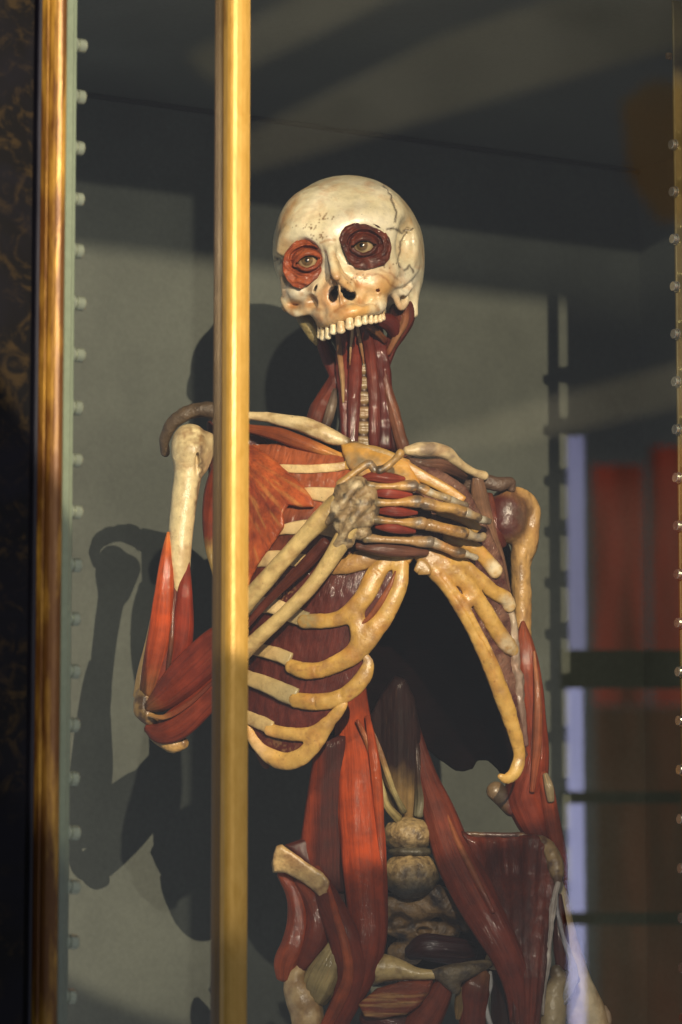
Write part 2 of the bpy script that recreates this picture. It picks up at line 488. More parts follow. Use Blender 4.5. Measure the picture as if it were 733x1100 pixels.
# ------------------------------------------------------------------ skull
f = Field((284, 180, -100), (462, 374, 112), 1.15)
f.ell((373.5, 268, -5), (80.5, 80, 90), 0)
f.ell((392, 272, -25), (62, 62, 72), 10)
f.ell((426, 296, -14), (28, 42, 42), 10)
f.ell((345, 246, 34), (46, 46, 46), 14)
f.ell((398, 240, 34), (40, 40, 40), 12)
f.cap((441, 312, 2), (445, 337, 6), 8, 4.5, 8)
f.ell((420, 344, 36), (15, 24, 34), 8, 'sub'); f.ell((419, 325, 48), (9, 7, 22), 3, 'sub', rot=-20)
f.ell((322, 352, 0), (20, 24, 60), 8, 'sub')
# brow ridges
f.path([(302, 268, 52, 4), (308, 255, 60, 5), (326, 246, 70, 6), (345, 252, 75, 6), (353, 257, 76, 5)], 16)
f.path([(353, 254, 75, 5), (368, 240, 76, 6), (388, 234, 74, 6), (410, 238, 64, 6), (422, 252, 54, 6), (424, 272, 48, 6)], 16)
# upper jaw and cheeks
f.ell((368, 318, 52), (33, 32, 34), 8)
f.ell((350, 318, 58), (22, 30, 22), 8)
f.ell((322, 312, 50), (15, 14, 18), 8)
f.ell((398, 304, 56), (24, 20, 20), 8)
f.path([(306, 300, 44, 5), (310, 318, 46, 7), (309, 329, 38, 5.5)], 6)
f.path([(309, 329, 38, 5), (320, 334, 46, 5), (333, 330, 58, 6)], 6)
f.path([(421, 272, 50, 6), (420, 290, 54, 6), (408, 302, 60, 8)], 8)
f.path([(410, 300, 58, 6), (428, 304, 46, 5), (439, 297, 32, 4.5), (445, 288, 18, 4)], 4)
f.path([(424, 316, 36, 4), (431, 330, 30, 4), (437, 320, 24, 5)], 4)
f.path([(426, 308, 42, 3), (433, 316, 36, 3.5), (440, 308, 26, 4)], 3); f.ell((433, 322, 38), (3, 5, 9), 2, 'sub'); f.ell((442, 318, 24), (3, 8, 8), 2, 'sub')
# rim that carries the teeth
f.path([(346, 344, 54, 6), (353, 344, 72, 7.5), (366, 338, 85, 8), (380, 334, 88, 8), (394, 331, 81, 8), (406, 329, 66, 8), (410, 325, 54, 6)], 7)
f.path([(305, 322, 44, 4), (311, 332, 47, 4.5), (321, 337, 54, 4.5), (332, 333, 62, 4)], 3); f.ell((327, 349, 58), (12, 9, 26), 3, 'sub')
# sockets
f.ell((326, 281, 80), (21, 25, 20), 4, 'sub', rot=-8)
f.ell((393, 265, 84), (27, 22, 20), 4, 'sub', rot=8)
# nose
f.path([(354, 258, 82, 5.5), (357, 276, 91, 5), (361.5, 297, 101, 4.4)], 6)
f.path([(360, 292, 97, 4.4), (371, 307, 92, 3)], 4); f.path([(362, 283, 90, 4), (372, 300, 86, 4), (380, 312, 82, 4)], 5)
f.path([(356, 302, 84, 3), (350.5, 317, 80, 3), (356, 330, 81, 3)], 6)
f.path([(377, 308, 82, 3), (383, 320, 80, 3)], 6)
TEETH = [(343.5, 356, 52, 2.4, 7.5), (347.2, 357, 61, 2.9, 9), (352.4, 355.5, 70, 2.9, 9), (358.2, 350.5, 79, 3.3, 9), (366.2, 348.5, 86, 4.1, 9.5), (375.6, 344.5, 89.5, 4.2, 9.5),
         (384.6, 342, 88, 3.6, 8.5), (392, 340, 83, 3.1, 8.5), (398.4, 339.5, 76, 2.7, 8.5), (403.6, 339, 69, 2.4, 8), (408, 338, 62, 2.5, 8), (411.6, 336.5, 55, 2.1, 7.5)]
for (x, y, d, w, hh) in TEETH: f.cap((x - 3, y - 19, d - 9), (x - .5, y - 7, d + .2), w * .55, w * .85, 3)
f.ell((358.5, 317, 86), (4.2, 7.0, 24), 1.0, 'sub', rot=20); f.cap((361, 309, 100), (361, 309, 62), 2.2, 2.2, 1.5, 'sub')
f.ell((375, 317.5, 84), (7.0, 4.6, 24), 1.0, 'sub', rot=22); f.cap((369, 312, 100), (369, 312, 62), 3, 3, 1.5, 'sub')
f.ell((366, 317, 95), (11, 8, 7), 3, 'sub')
f.path([(362, 293, 97, 3.6), (369, 302, 95, 3.8), (378, 311, 88, 3.0)], 3)
f.cap((366, 300, 93), (377, 303, 84), 3.5, 3, 4)
f.cap((364, 303, 92), (367, 328, 86), 1.2, 1.6, 2)
f.ell((339, 310, 76), (1.6, 5, 9), 1, 'sub', rot=20)
f.ell((346, 338, 82), (3, 4, 5), 4, 'sub'); f.ell((389, 318, 86), (8, 11, 9), 6, 'sub'); f.ell((336, 324, 70), (8, 7, 7), 6, 'sub')
f.ell((399, 322, 75), (6, 9, 6), 6, 'sub')
f.ell((406, 312, 70), (2.2, 1.8, 7), 1, 'sub'); f.ell((385, 296, 84), (2, 1.5, 6), 1, 'sub'); f.ell((393, 298, 82), (2.5, 1.4, 6), 1, 'sub')
f.ell((347, 290, 86), (4, 13, 7), 5, 'sub', rot=-8); f.ell((373, 286, 92), (5, 12, 7), 5, 'sub', rot=-14)
# temple hollow and sutures
f.ell((438, 262, 48), (14, 26, 22), 10, 'sub')
f.ell((295, 290, 34), (4, 14, 10), 6, 'sub')
sut1 = [(413, 200), (419, 209), (422, 217), (426, 228), (424, 238)]
sut2 = [(417, 247), (425, 245), (431, 250), (438, 246), (443, 247)]
sut3 = [(437, 249), (433, 257), (429, 268), (427, 279), (430, 288)]
sut4 = [(294, 279), (299, 277), (302, 281)]
sut5 = [(433, 291), (441, 286), (444, 294)]
f.rough(0.5, 34, 3); f.rough(0.2, 7, 2)
def cut_line(f, pts, r, y=0.0):
    for a, b in zip(pts[:-1], pts[1:]):
        for q in np.linspace(0, 1, 5):
            px, py = a[0] + (b[0] - a[0]) * q + RNG.normal(0, 0.8), a[1] + (b[1] - a[1]) * q + RNG.normal(0, 0.8)
            i = int((px - f.lo[0]) / f.h); j = int((py - f.lo[1]) / f.h)
            if not (0 <= i < f.n[0] and 0 <= j < f.n[1]): continue
            k = np.nonzero(f.D[i, j] < 0)[0]
            if len(k): f.ell((px, py, f.ax[2][k[-1]]), (r, r, 2.0), 0.6, 'sub')
for s_ in (sut1, sut2, sut3, sut4): cut_line(f, s_, 0.95)
def skull_col(P):
    base = np.tile(lin('ddd2ae'), (len(P), 1))
    n = fnoise(P[:, 0] / 34, P[:, 1] / 34, P[:, 2] / 34, 4)
    base = mixc(base, 'c09a5c', np.clip(n * 3.4 - .1, 0, 0.7)); base = mixc(base, 'ece4cc', np.clip(-n * 3.4 - .15, 0, 0.7))
    lower = np.clip((P[:, 1] - 285) / 30, 0, 1) * np.clip((P[:, 2] - 20) / 30, 0, 1)
    base = mixc(base, 'cf9f58', lower * np.clip(0.5 + n * 3.0, 0, 1))
    n2 = fnoise(P[:, 0] / 9, P[:, 1] / 9, P[:, 2] / 9, 3)
    base = mixc(base, '9c6a34', lower * np.clip(n2 * 3 - .15, 0, .7))
    for q, r, w in (((325, 322, 64), 14, .75), ((313, 330, 44), 9, .8), ((352, 256, 86), 10, .6), ((333, 330, 62), 9, .5), ((384, 330, 84), 10, .35),
                    ((362, 328, 90), 11, .35), ((402, 305, 70), 22, .22), ((352, 292, 88), 7, .5), ((372, 300, 88), 8, .5), ((346, 341, 74), 9, .55), ((366, 332, 90), 8, .4), ((398, 326, 76), 8, .45), ((386, 318, 84), 8, .4), ((340, 320, 70), 9, .45), ((424, 322, 40), 20, .7)):
        base = mixc(base, 'a8682c', near(P, q, r) * w * np.clip(0.7 + 2.5 * n, 0, 1.2))
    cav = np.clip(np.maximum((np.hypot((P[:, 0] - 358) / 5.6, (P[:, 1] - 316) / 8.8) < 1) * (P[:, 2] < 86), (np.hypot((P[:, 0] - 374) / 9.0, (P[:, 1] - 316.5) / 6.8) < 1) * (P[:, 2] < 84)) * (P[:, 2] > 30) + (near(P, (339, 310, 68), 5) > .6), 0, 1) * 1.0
    base = mixc(base, '1c0e06', cav * 0.92)  # nostril depths painted near-black in place of their shade
    for s_ in (sut1, sut2, sut3, sut4, sut5): base = mixc(base, '2e1a0c', line_d(P, s_, 1.9, 5) * 0.9 * (P[:, 2] > -60))
    base = mixc(base, '8a5524', line_d(P, [(408, 290), (420, 294), (430, 303)], 2, 3) * 0.5)
    base = mixc(base, '8a5524', line_d(P, [(395, 294), (410, 296), (424, 308)], 1.8, 3) * 0.7 * (P[:, 2] > 20))
    base = mixc(base, '9a6a30', line_d(P, [(344, 260), (353, 258), (360, 258)], 2.2, 2) * 0.7)
    # pin holes over the brow
    for c_ in ((330, 244), (349, 234), (347, 254), (412, 285), (386, 300)):
        g = np.random.default_rng(int(c_[0]))
        for _ in range(14):
            q = (c_[0] + g.normal(0, 5.5), c_[1] + g.normal(0, 2.5))
            base = mixc(base, '6a4a20', np.clip(1.6 - np.hypot(P[:, 0] - q[0], P[:, 1] - q[1]) / 0.8, 0, 1) * 0.8 * (P[:, 2] > 40))
    return base
skull = part('skull', f.mesh(skull_col), 'skull', label='cream skull without its lower jaw, cracked at the temple')
def tooth_col(P):
    c = np.tile(lin('e2d3a8'), (len(P), 1)); y0 = P[:, 1].min(); y1 = P[:, 1].max()
    t = (P[:, 1] - y0) / (y1 - y0); c = mixc(c, '9a6430', np.clip(0.6 - t * 1.5, 0, 1)); c = mixc(c, 'b08a50', np.clip(3 * fnoise(P[:, 0] / 5, P[:, 1] / 6, P[:, 2] / 5), 0, .6)); return mixc(c, 'f0e4c4', np.clip(t - 0.55, 0, 1))
for i, (x, y, d, w, hh) in enumerate(TEETH):
    w *= 1.26; hh *= 1.25; y += 2.0; d += 0.3
    t = Field((x - 9, y - 16, d - 9), (x + 9, y + 12, d + 9), 0.75)
    t.path([(x - 0.6, y - hh * 0.9, d - 1, w * 0.62), (x, y - hh * 0.1, d, w * 0.84), (x + 0.3, y + hh * 0.38, d + 0.3, w * 0.74)], 2)
    t.ell((x - w * 0.42, y + hh * 0.38, d), (w * 0.5, hh * 0.2, 2.6), 2.5); t.ell((x + w * 0.44, y + hh * 0.38, d), (w * 0.5, hh * 0.19, 2.6), 2.5)
    t.rough(0.25, 3)
    part('tooth', t.mesh(tooth_col), 'gristle', skull)
# left-hand stub of the skull base
part('jaw_stub', bones([[(322, 336, 34, 6), (330, 348, 34, 7.5), (336, 360, 34, 5.5), (340, 369, 32, 3)], [(334, 340, 20, 9), (338, 352, 20, 6)]], '857544', 1.2, 4, rough=1.0, rs=7), 'mottled', skull)

# eyes
def eyeball(c, r, gaze, iris):
    n = 40; V = []; F = []
    g = np.array(gaze, float); g /= np.linalg.norm(g)
    u = np.linspace(0, PI, n); w = np.linspace(0, 2 * PI, n, endpoint=False)
    V = np.array([(math.sin(a) * math.cos(b), math.sin(a) * math.sin(b), math.cos(a)) for a in u for b in w])
    F = np.array([[i * n + j, i * n + (j + 1) % n, (i + 1) * n + (j + 1) % n, (i + 1) * n + j] for i in range(n - 1) for j in range(n)])
    zz = g; xx = np.cross([0, 1, 0], zz); xx /= np.linalg.norm(xx); yy = np.cross(zz, xx)
    P = V[:, :1] * xx + V[:, 1:2] * yy + V[:, 2:] * zz
    a = np.arccos(np.clip(V[:, 2], -1, 1)) * r; ph = np.arctan2(V[:, 1], V[:, 0])
    C = np.tile(lin('a8946c'), (len(V), 1))
    C = mixc(C, 'b08a70', np.clip(fnoise(V[:, 0] * 3, V[:, 1] * 3, V[:, 2] * 3) * 2, 0, .5))
    ir = lin('5c4420') * (0.65 + 0.7 * vnoise(ph * 4, 0.5, 0.5))[:, None]
    t = np.clip((iris - a) / 0.7, 0, 1)[:, None]; C = C * (1 - t) + ir * t
    C = mixc(C, '3a2c10', np.clip(1 - np.abs(a - iris) / 0.9, 0, 1) * .8)
    C = mixc(C, '0c0a06', np.clip((iris * 0.42 - a) / 0.6, 0, 1))
    P = P * (1 + 0.05 * np.clip((iris - a) / iris, 0, 1))[:, None]
    return Geo(np.array(c) + P * r, F, C, P * r)
for (c, r, g) in (((330.5, 279, 66), 11.8, (-0.06, 0.03, 1)), ((390.5, 263, 73), 11.8, (-0.16, 0.02, 1))):
    part('eyeball', eyeball(c, r, g, 6.4), 'eye', skull)

def eye_patch(poly, dfn, eye, er, lids_up, lids_lo, ca, cb, deep):
    P = np.array(poly, float)
    f = Field((P[:, 0].min() - 4, P[:, 1].min() - 4, 44), (P[:, 0].max() + 4, P[:, 1].max() + 4, 100), 0.85)
    def df(X, Y):
        q = np.clip(-poly_sdf(P, X + 0 * Y, Y + 0 * X) / 9, 0, 1)
        z = dfn(X, Y) - 2.0 + 4.0 * np.sqrt(q * (2 - q))
        rr = np.hypot(X - eye[0], (Y - eye[1]) * 1.25)
        z = z - deep * np.exp(-((rr - er * 1.22) / 3.8) ** 2) * (1.0 + 0.4 * (Y < eye[1])) + 0.5 * np.sin(rr * 0.75 + 7 * vnoise(X / 14, Y / 14, 1.0)) * (rr > er)
        return z + 1.6 * (vnoise(X / 4.6, Y / 4.6, 2.0) - 0.5)
    f.slab(P, df, 10, 0, 2.0)
    # the almond opening
    al = Field(f.lo, f.lo + f.h * (f.n - 1), f.h)
    f.path([(p[0], p[1], p[2], p[3]) for p in lids_up], 2.5)
    f.path([(p[0], p[1], p[2], p[3]) for p in lids_lo], 2.5)
    f.slab(np.array([(p[0], p[1] + p[3] * 0.8) for p in lids_up] + [(p[0], p[1] - p[3] * 0.8) for p in lids_lo[::-1]]), lambda X, Y: 80 + 0 * X * Y, 60, 1.0, 0.5, 'sub')
    f.rough(0.3, 3)
    def col(V):
        n = fnoise(V[:, 0] / 7, V[:, 1] / 7, V[:, 2] / 7, 3)
        c = mixc(np.tile(lin(ca), (len(V), 1)), cb, np.clip(0.45 + n * 2.4, 0, 1))
        rr = np.hypot(V[:, 0] - eye[0], (V[:, 1] - eye[1]) * 1.25)
        return mixc(c, '5a1818', np.clip(1 - np.abs(rr - er * 1.22) / 3.5, 0, 1) * .4)
    return f.mesh(col, lambda V: np.stack([V[:, 0] * 3 + V[:, 1], V[:, 1] * .9, V[:, 2]], 1))
pl = [(303, 283), (306, 272), (313, 263), (321, 256), (327, 252), (335, 256), (343, 262), (348, 271), (349, 280), (346, 291), (341, 299), (332, 306), (323, 311), (315, 308), (308, 301), (304, 292)]
def pl_d(X, Y): return 64 + (X - 303) * 0.20 - np.maximum(0, X - 338) * 0.1 - np.abs(Y - 280) * 0.05
g = eye_patch(pl, pl_d, (330.5, 279), 14, [(317, 285, 74, 2.6), (322, 276.5, 78, 3.2), (329, 272, 81.5, 3.6), (337, 272, 80, 3.2), (344, 277, 76, 2.2)],
              [(318, 283, 74, 2.0), (323, 287, 76, 2.2), (330, 289.5, 77, 2.2), (338, 286, 77, 2.0), (343, 277.5, 76, 1.8)], '9c4630', '7a2e20', 4.5)
part('eye_muscle', g, 'eye_flesh', skull, 'bright brick-red ring of muscle filling the eye socket')
pr = [(364, 257), (366, 249), (371, 243), (379, 240), (388, 238), (398, 239), (405, 241), (413, 247), (419, 256), (421, 266), (419, 278), (413, 285), (403, 288), (393, 290), (382, 288), (374, 281), (370, 271)]
def pr_d(X, Y): return 81.5 - np.maximum(0, X - 380) * 0.36 - np.abs(Y - 264) * 0.08 - np.maximum(0, 375 - X) * 0.1
g = eye_patch(pr, pr_d, (391, 263), 14, [(377, 266, 84, 2.4), (381, 260, 87, 3.0), (388, 256, 88, 3.4), (397, 257, 85, 3.0), (405, 263, 80, 2.2)],
              [(378, 265, 84, 1.8), (383, 270.5, 84, 2.2), (390, 273.5, 83, 2.2), (398, 270.5, 81, 2.0), (404, 263.5, 80, 1.8)], '66281f', '421a18', 4.5)  # darker than its twin: dimmer light put into the pigment
part('eye_muscle', g, 'eye_flesh', skull, 'ring of muscle filling the eye socket, dimmer light painted in as dark maroon')

# ------------------------------------------------------------------ neck
MAR = '6a2220'; MAR2 = '54191a'; DRK = '3c1214'
neck = []
def nm(pts, col=MAR, **k):
    k.setdefault('flute', 0.10); k.setdefault('wob', 0.10)
    return part('neck_muscle', strand(pts, col, **k), 'muscle')
nm([(372, 345, -20, 24, 20), (386, 372, -22, 24, 20), (388, 405, -24, 24, 20), (390, 445, -26, 26, 20), (392, 500, -30, 30, 22)], DRK, ring=30)
nm([(344, 360, -2, 5), (350, 378, -4, 7), (358, 396, -6, 7), (362, 410, -8, 6)], MAR)
nm([(331, 342, -10, 7), (345, 362, -10, 8), (354, 385, -12, 9), (362, 402, -16, 8)], MAR2)
nm([(366, 392, -6, 4), (361, 406, -6, 7), (352, 424, -8, 9), (342, 442, -10, 10), (335, 466, -12, 10)], [(0, MAR2), (.5, '64261e'), (1, '5c261e')], flute=.12)
nm([(360, 418, 0, 2), (357, 436, 0, 5), (350, 458, 0, 5)], [(0, '4a3432'), (.5, '6f5a52'), (1, '3c2020')])
nm([(367, 346, 30, 6), (370, 366, 14, 8), (369, 395, 4, 8), (370, 430, 3, 6), (372, 478, 4, 5)], [(0, '6e2420'), (.5, MAR), (1, MAR2)])
nm([(363, 350, 28, 3), (365, 378, 14, 3.2), (368, 408, 10, 2.6), (369, 432, 8, 1.2)], [(0, '80402f'), (.6, 'a07058'), (1, 'b08868')], flute=.05)
nm([(380, 350, 30, 4), (382, 375, 16, 6), (382, 400, 10, 7), (380, 440, 8, 7), (379, 478, 10, 6)], [(0, '782a24'), (1, '5a1e1e')])
nm([(379, 346, 38, 1.5), (378.5, 360, 30, 1.6), (377, 372, 26, 1.4), (376, 392, 20, 0.8)], [(0, 'b89078'), (.5, 'c09a80'), (1, '8a5040')], flute=0, wob=.1)
nm([(383, 346, 40, 1.6), (386, 362, 30, 1.8), (389, 378, 22, 1.6), (391, 390, 16, 0.8)], [(0, 'b08870'), (.5, 'a87860'), (1, '8a5040')], flute=0, wob=.1)
nm([(389, 348, 30, 4), (396, 368, 20, 6), (399, 390, 13, 6), (402, 425, 10, 6.5), (402, 478, 10, 6)], [(0, '6a2422'), (.6, '6e2c2a'), (1, MAR2)])
nm([(398, 345, 16, 10), (404, 368, 6, 11), (409, 395, 2, 11), (412, 430, 0, 9), (412, 480, 0, 9)], [(0, '5c1e1e'), (1, '4a1618')], flute=.13, ring=28)
nm([(411, 384, 6, 3), (412, 398, 6, 4), (416, 418, 4, 5.5), (423, 442, 2, 6.5), (432, 476, 0, 7), (437, 490, -2, 7)], [(0, MAR), (.5, '744036'), (1, '6a3a30')], flute=.1)
nm([(408, 402, 0, 5), (415, 440, -6, 9), (424, 480, -10, 11)], DRK)
nm([(432, 322, 6, 11), (432, 338, 6, 14), (428, 354, 4, 11), (420, 372, 2, 7), (415, 390, 0, 5)], [(0, '5a2220'), (.5, '5e2422'), (1, MAR2)], flute=.16, ring=28)
nm([(436, 330, 16, 4), (434, 346, 14, 5), (426, 362, 12, 4), (417, 380, 8, 3)], [(0, '6a3028'), (.6, '8a5a48'), (1, '6a3028')])
nm([(408, 342, 26, 7), (420, 348, 18, 9), (426, 362, 8, 6)], MAR2)
nm([(394, 350, 34, 3), (404, 356, 26, 4), (414, 366, 14, 4)], [(0, '7a4028'), (.5, '7c4a34'), (1, MAR2)])
# windpipe with its rings
wp = Field((380, 380, -20), (402, 486, 22), 0.9)
wp.cap((391, 388, 4), (390.5, 484, 4), 4.4, 4.8, 0)
for i, y in enumerate(np.arange(392, 484, 16)):
    wp.cap((387, y, 6), (395, y + 0.5, 6), 4.2, 4.2, 2); wp.cap((387.5, y + 6, 6), (394.5, y + 6, 6), 4.3, 4.3, 1)
wp.rough(0.5, 4)
def wcol(P):
    t = (P[:, 1] - 392) % 16.0
    return mixc(np.tile(lin('8c744e'), (len(P), 1)), '3a2018', np.clip(1.3 - np.abs(t - 11.5) / 2.0, 0, 1) * .9)
part('windpipe', wp.mesh(wcol), 'gristle')

# ------------------------------------------------------------------ rib cage surfaces
def cs(X, Y, R=116.0):
    fy = np.interp(Y, [450, 500, 560, 640, 760, 850], [0.62, 0.78, 0.93, 1.0, 0.95, 0.82])
    cx = 412 + 0 * Y
    return -30 + R * fy * np.sqrt(np.maximum(0.0, 1 - ((X - cx) / 176.0) ** 2))
def cs1(x, y, o=0.0): return float(cs(np.array(float(x)), np.array(float(y)))) + o
# back of the cage: the dark hollow
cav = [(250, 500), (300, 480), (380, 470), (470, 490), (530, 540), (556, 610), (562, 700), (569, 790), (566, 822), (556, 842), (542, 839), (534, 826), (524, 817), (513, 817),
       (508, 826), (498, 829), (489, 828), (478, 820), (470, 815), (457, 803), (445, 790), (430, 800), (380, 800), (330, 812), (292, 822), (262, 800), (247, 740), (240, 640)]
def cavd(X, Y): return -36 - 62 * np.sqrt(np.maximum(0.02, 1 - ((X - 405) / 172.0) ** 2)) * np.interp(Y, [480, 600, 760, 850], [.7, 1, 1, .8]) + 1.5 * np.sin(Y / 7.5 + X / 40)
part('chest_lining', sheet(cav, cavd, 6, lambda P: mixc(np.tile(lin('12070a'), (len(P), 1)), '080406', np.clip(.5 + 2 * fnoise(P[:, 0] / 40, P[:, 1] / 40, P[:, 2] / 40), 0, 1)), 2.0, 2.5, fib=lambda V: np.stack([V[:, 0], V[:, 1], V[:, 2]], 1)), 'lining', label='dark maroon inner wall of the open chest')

# left half of the wall: flesh between the ribs
wall = [(242, 500), (262, 478), (300, 476), (345, 482), (384, 496), (402, 520), (420, 590), (432, 606), (426, 640), (410, 662), (392, 686), (384, 702), (392, 706), (396, 716), (390, 732), (370, 756), (345, 790),
        (330, 812), (310, 818), (288, 812), (270, 795), (250, 760), (242, 700), (238, 620)]
def wall_col(P):
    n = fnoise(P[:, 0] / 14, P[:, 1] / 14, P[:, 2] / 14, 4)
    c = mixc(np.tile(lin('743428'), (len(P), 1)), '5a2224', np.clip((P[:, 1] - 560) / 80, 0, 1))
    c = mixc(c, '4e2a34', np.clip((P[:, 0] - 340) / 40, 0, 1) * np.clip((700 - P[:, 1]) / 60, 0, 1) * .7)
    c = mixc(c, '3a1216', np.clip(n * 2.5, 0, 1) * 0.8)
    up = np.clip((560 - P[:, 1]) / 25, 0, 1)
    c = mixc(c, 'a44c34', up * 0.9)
    sp = (vnoise(P[:, 0] / 2.2, P[:, 1] / 2.2, P[:, 2] / 2.2) > 0.6) * near(P, (306, 636, 55), 17)
    c = mixc(c, 'c08468', sp * 0.9)
    sp = (vnoise(P[:, 0] / 2.2, P[:, 1] / 2.2, P[:, 2] / 2.2) > 0.5) * near(P, (308, 801, 40), 19)
    return mixc(c, '9a7058', sp * 0.7)
def wall_fib(V): return np.stack([V[:, 1] * 1.0 - V[:, 0] * .2, V[:, 0] * .9 + V[:, 1] * .25, V[:, 2]], 1)
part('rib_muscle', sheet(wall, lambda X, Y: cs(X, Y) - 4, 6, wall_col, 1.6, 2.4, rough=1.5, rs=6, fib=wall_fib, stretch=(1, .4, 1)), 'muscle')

# right flank
flank = [(436, 498), (470, 503), (500, 522), (520, 556), (540, 600), (550, 650), (555, 700), (561, 768), (567, 812), (560, 822), (550, 790), (537, 745), (522, 700), (505, 662), (486, 632), (460, 604), (440, 585)]
part('rib_muscle', sheet(flank, lambda X, Y: cs(X, Y) - 5, 6, lambda P: mixc(np.tile(lin('7d5350'), (len(P), 1)), '50262c', np.clip(.5 + 3 * fnoise(P[:, 0] / 12, P[:, 1] / 12, P[:, 2] / 12), 0, 1)), 1.5, 2.4, rough=1.4, rs=6,
     fib=lambda V: np.stack([V[:, 1] - V[:, 0], V[:, 0] + V[:, 1], V[:, 2]], 1)), 'muscle_dull', label='greyish mauve flesh between the ribs')

CRM = 'd8bd88'; YEL = 'b98a3a'; YEL2 = 'c49846'; BON = 'c9ab74'
def rib(pts, col, name='rib', mat='bone', o=0.5, th=0.75, label=None, **k):
    k.setdefault('wob', 0.07); k.setdefault('sq', 0.62); th *= 0.62; k.setdefault('cap', 0.3)
    P = [(x, y, cs1(x, y, o + (e[0] if e else 0)), w * 1.08, w * th) for (x, y, w, *e) in pts]
    return part(name, strand(P, col, ring=18, **k), mat, label=label)
def gut(pts, col=YEL, **k): return rib(pts, col, 'rib_cartilage', 'gristle', **k)
def redge(c1, c2='8a3f1e'): return [(0, c1), (.45, c1), (.5, c2), (.55, c1), (1, c1)]
rib([(286, 504, 3), (304, 503, 4), (330, 504, 4.4), (360, 502, 4.2), (372, 500, 4.2)], [(0, 'c88a58'), (.2, CRM), (.8, 'e0c68e'), (1, 'b58a54')])
gut([(371, 500, 4.5), (384, 499, 5), (400, 502, 6)], YEL2)
rib([(322, 529, 4), (336, 530, 6.5), (352, 532, 8), (372, 534, 8)], [(0, 'c08858'), (.3, CRM), (1, BON)])
rib([(286, 574, 4), (304, 569, 5), (318, 567, 6.5), (340, 566, 7), (366, 572, 7)], [(0, 'b46c40'), (.3, CRM), (1, BON)])
rib([(270, 604, 6), (290, 600, 8), (310, 600, 7), (330, 604, 7)], [(0, CRM), (1, BON)])
rib([(262, 656, 6), (278, 650, 8), (296, 652, 8), (316, 661, 8), (330, 666, 8)], [(0, 'e0c894'), (.7, CRM), (1, '8e8462')])
rib([(262, 695, 5), (282, 699, 6.5), (298, 703, 7), (312, 709, 7.5)], [(0, CRM), (.6, BON), (1, 'a89668')])
rib([(250, 716, 6), (268, 728, 7.5), (286, 735, 8.5), (303, 743, 9.5), (318, 749, 9.5)], [(0, BON), (.6, 'b7a06c'), (1, 'a4946a')])
rib([(250, 762, 5), (266, 770, 6.5), (280, 776, 7), (292, 782, 7)], [(0, BON), (1, 'b49c68')])
part('rib', strand([(272, 780, 20, 6), (279, 800, 14, 7), (284, 818, 10, 5), (287, 824, 10, 3)], '6e3420', wob=.15), 'muscle', label='short brown broken rib end hanging below the cage')

# breast bone
part('breastbone', sheet([(366, 478), (382, 474), (402, 480), (420, 487), (440, 494), (452, 520), (452, 590), (440, 606), (424, 602), (408, 560), (392, 520), (372, 500)], lambda X, Y: cs(X, Y) - 1, 9,
     lambda P: mixc(np.tile(lin('c8943c'), (len(P), 1)), '857250', np.clip(.5 + 3.5 * fnoise(P[:, 0] / 16, P[:, 1] / 16, P[:, 2] / 16) - np.clip((P[:, 0] - 395) / 60, 0, .2), 0, 1)), 1.5, 3.5, rough=1.0, rs=9, bulge=4), 'gristle')
gut([(374, 486, 6), (396, 486, 7.5), (420, 494, 8), (440, 505, 7), (462, 516, 5.5), (482, 527, 5), (498, 538, 4.5)], [(0, 'a8854a'), (.3, 'b08c48'), (1, 'b88a3c')], o=2)
gut([(448, 606, 7), (455, 610, 8), (456, 617, 6.5)], 'a07c40', o=3, wob=.2)
# right ribs, yellow gristle running down to the costal margin
gut([(470, 548, 5), (488, 553, 5.5), (504, 560, 5.5), (514, 570, 5)], [(0, 'b0883c'), (1, 'b8924a')], o=3)

def fl(pts, o=1.0, k=1.12): return [(x, y, cs1(x, y, o), w * k) for (x, y, w) in pts]
def gcol(ends=(), c1='be9444', c2='98703a'):
    def f(P):
        n = fnoise(P[:, 0] / 13, P[:, 1] / 13, P[:, 2] / 13, 4); n2 = fnoise(P[:, 0] / 4, P[:, 1] / 4, P[:, 2] / 4, 2)
        c = mixc(np.tile(lin(c1), (len(P), 1)), c2, np.clip(.2 + n * 2.6, 0, .8)); c = mixc(c, 'cda860', np.clip(-n * 3 - .2, 0, .45))
        c = mixc(c, '6e3c20', np.clip(n2 * 3 - .62, 0, .6))
        for (x, y, r, e) in ends: c = mixc(c, e, np.clip(1.5 - np.hypot(P[:, 0] - x, P[:, 1] - y) / r, 0, 1) * np.clip(.9 + n2 * 2, 0, 1))
        return c
    return f
def gristle(paths, ends=(), label=None, o=1.0, grooves=(), **k):
    return part('rib_cartilage', flatbones([fl(p, o) for p in paths], gcol(ends, **k), .55, 1.25, 6, .9, 11, grooves), 'gristle', label=label)
gristle([[(328, 667, 7.5), (348, 667, 7), (366, 664, 7.5), (380, 655, 9), (392, 640, 9.5), (401, 622, 9.5), (410, 608, 9), (420, 598, 9), (430, 588, 9)],
         [(432, 600, 7), (430, 622, 8), (424, 642, 8.5), (414, 661, 9), (402, 676, 10), (391, 691, 10.5), (378, 704, 9.5), (362, 713, 8.5), (343, 720, 8), (326, 720, 8), (314, 716, 7)], [(384, 664, 7), (386, 680, 9), (388, 694, 7)]],
        [(330, 667, 9, '9a8a5c')], 'forked ochre cartilage along the near rib margin', grooves=[[(x, y, cs1(x, y, 7.5), w) for (x, y, w) in ((425, 614, 1), (419, 630, 2.6), (409, 647, 3), (398, 662, 2.6), (388, 671, 1))],
        [(x, y, cs1(x, y, 6.5), .9) for (x, y) in ((403, 612), (409, 616), (415, 618))], [(x, y, cs1(x, y, 6.5), .8) for (x, y) in ((338, 713), (339, 720), (338, 727))]])
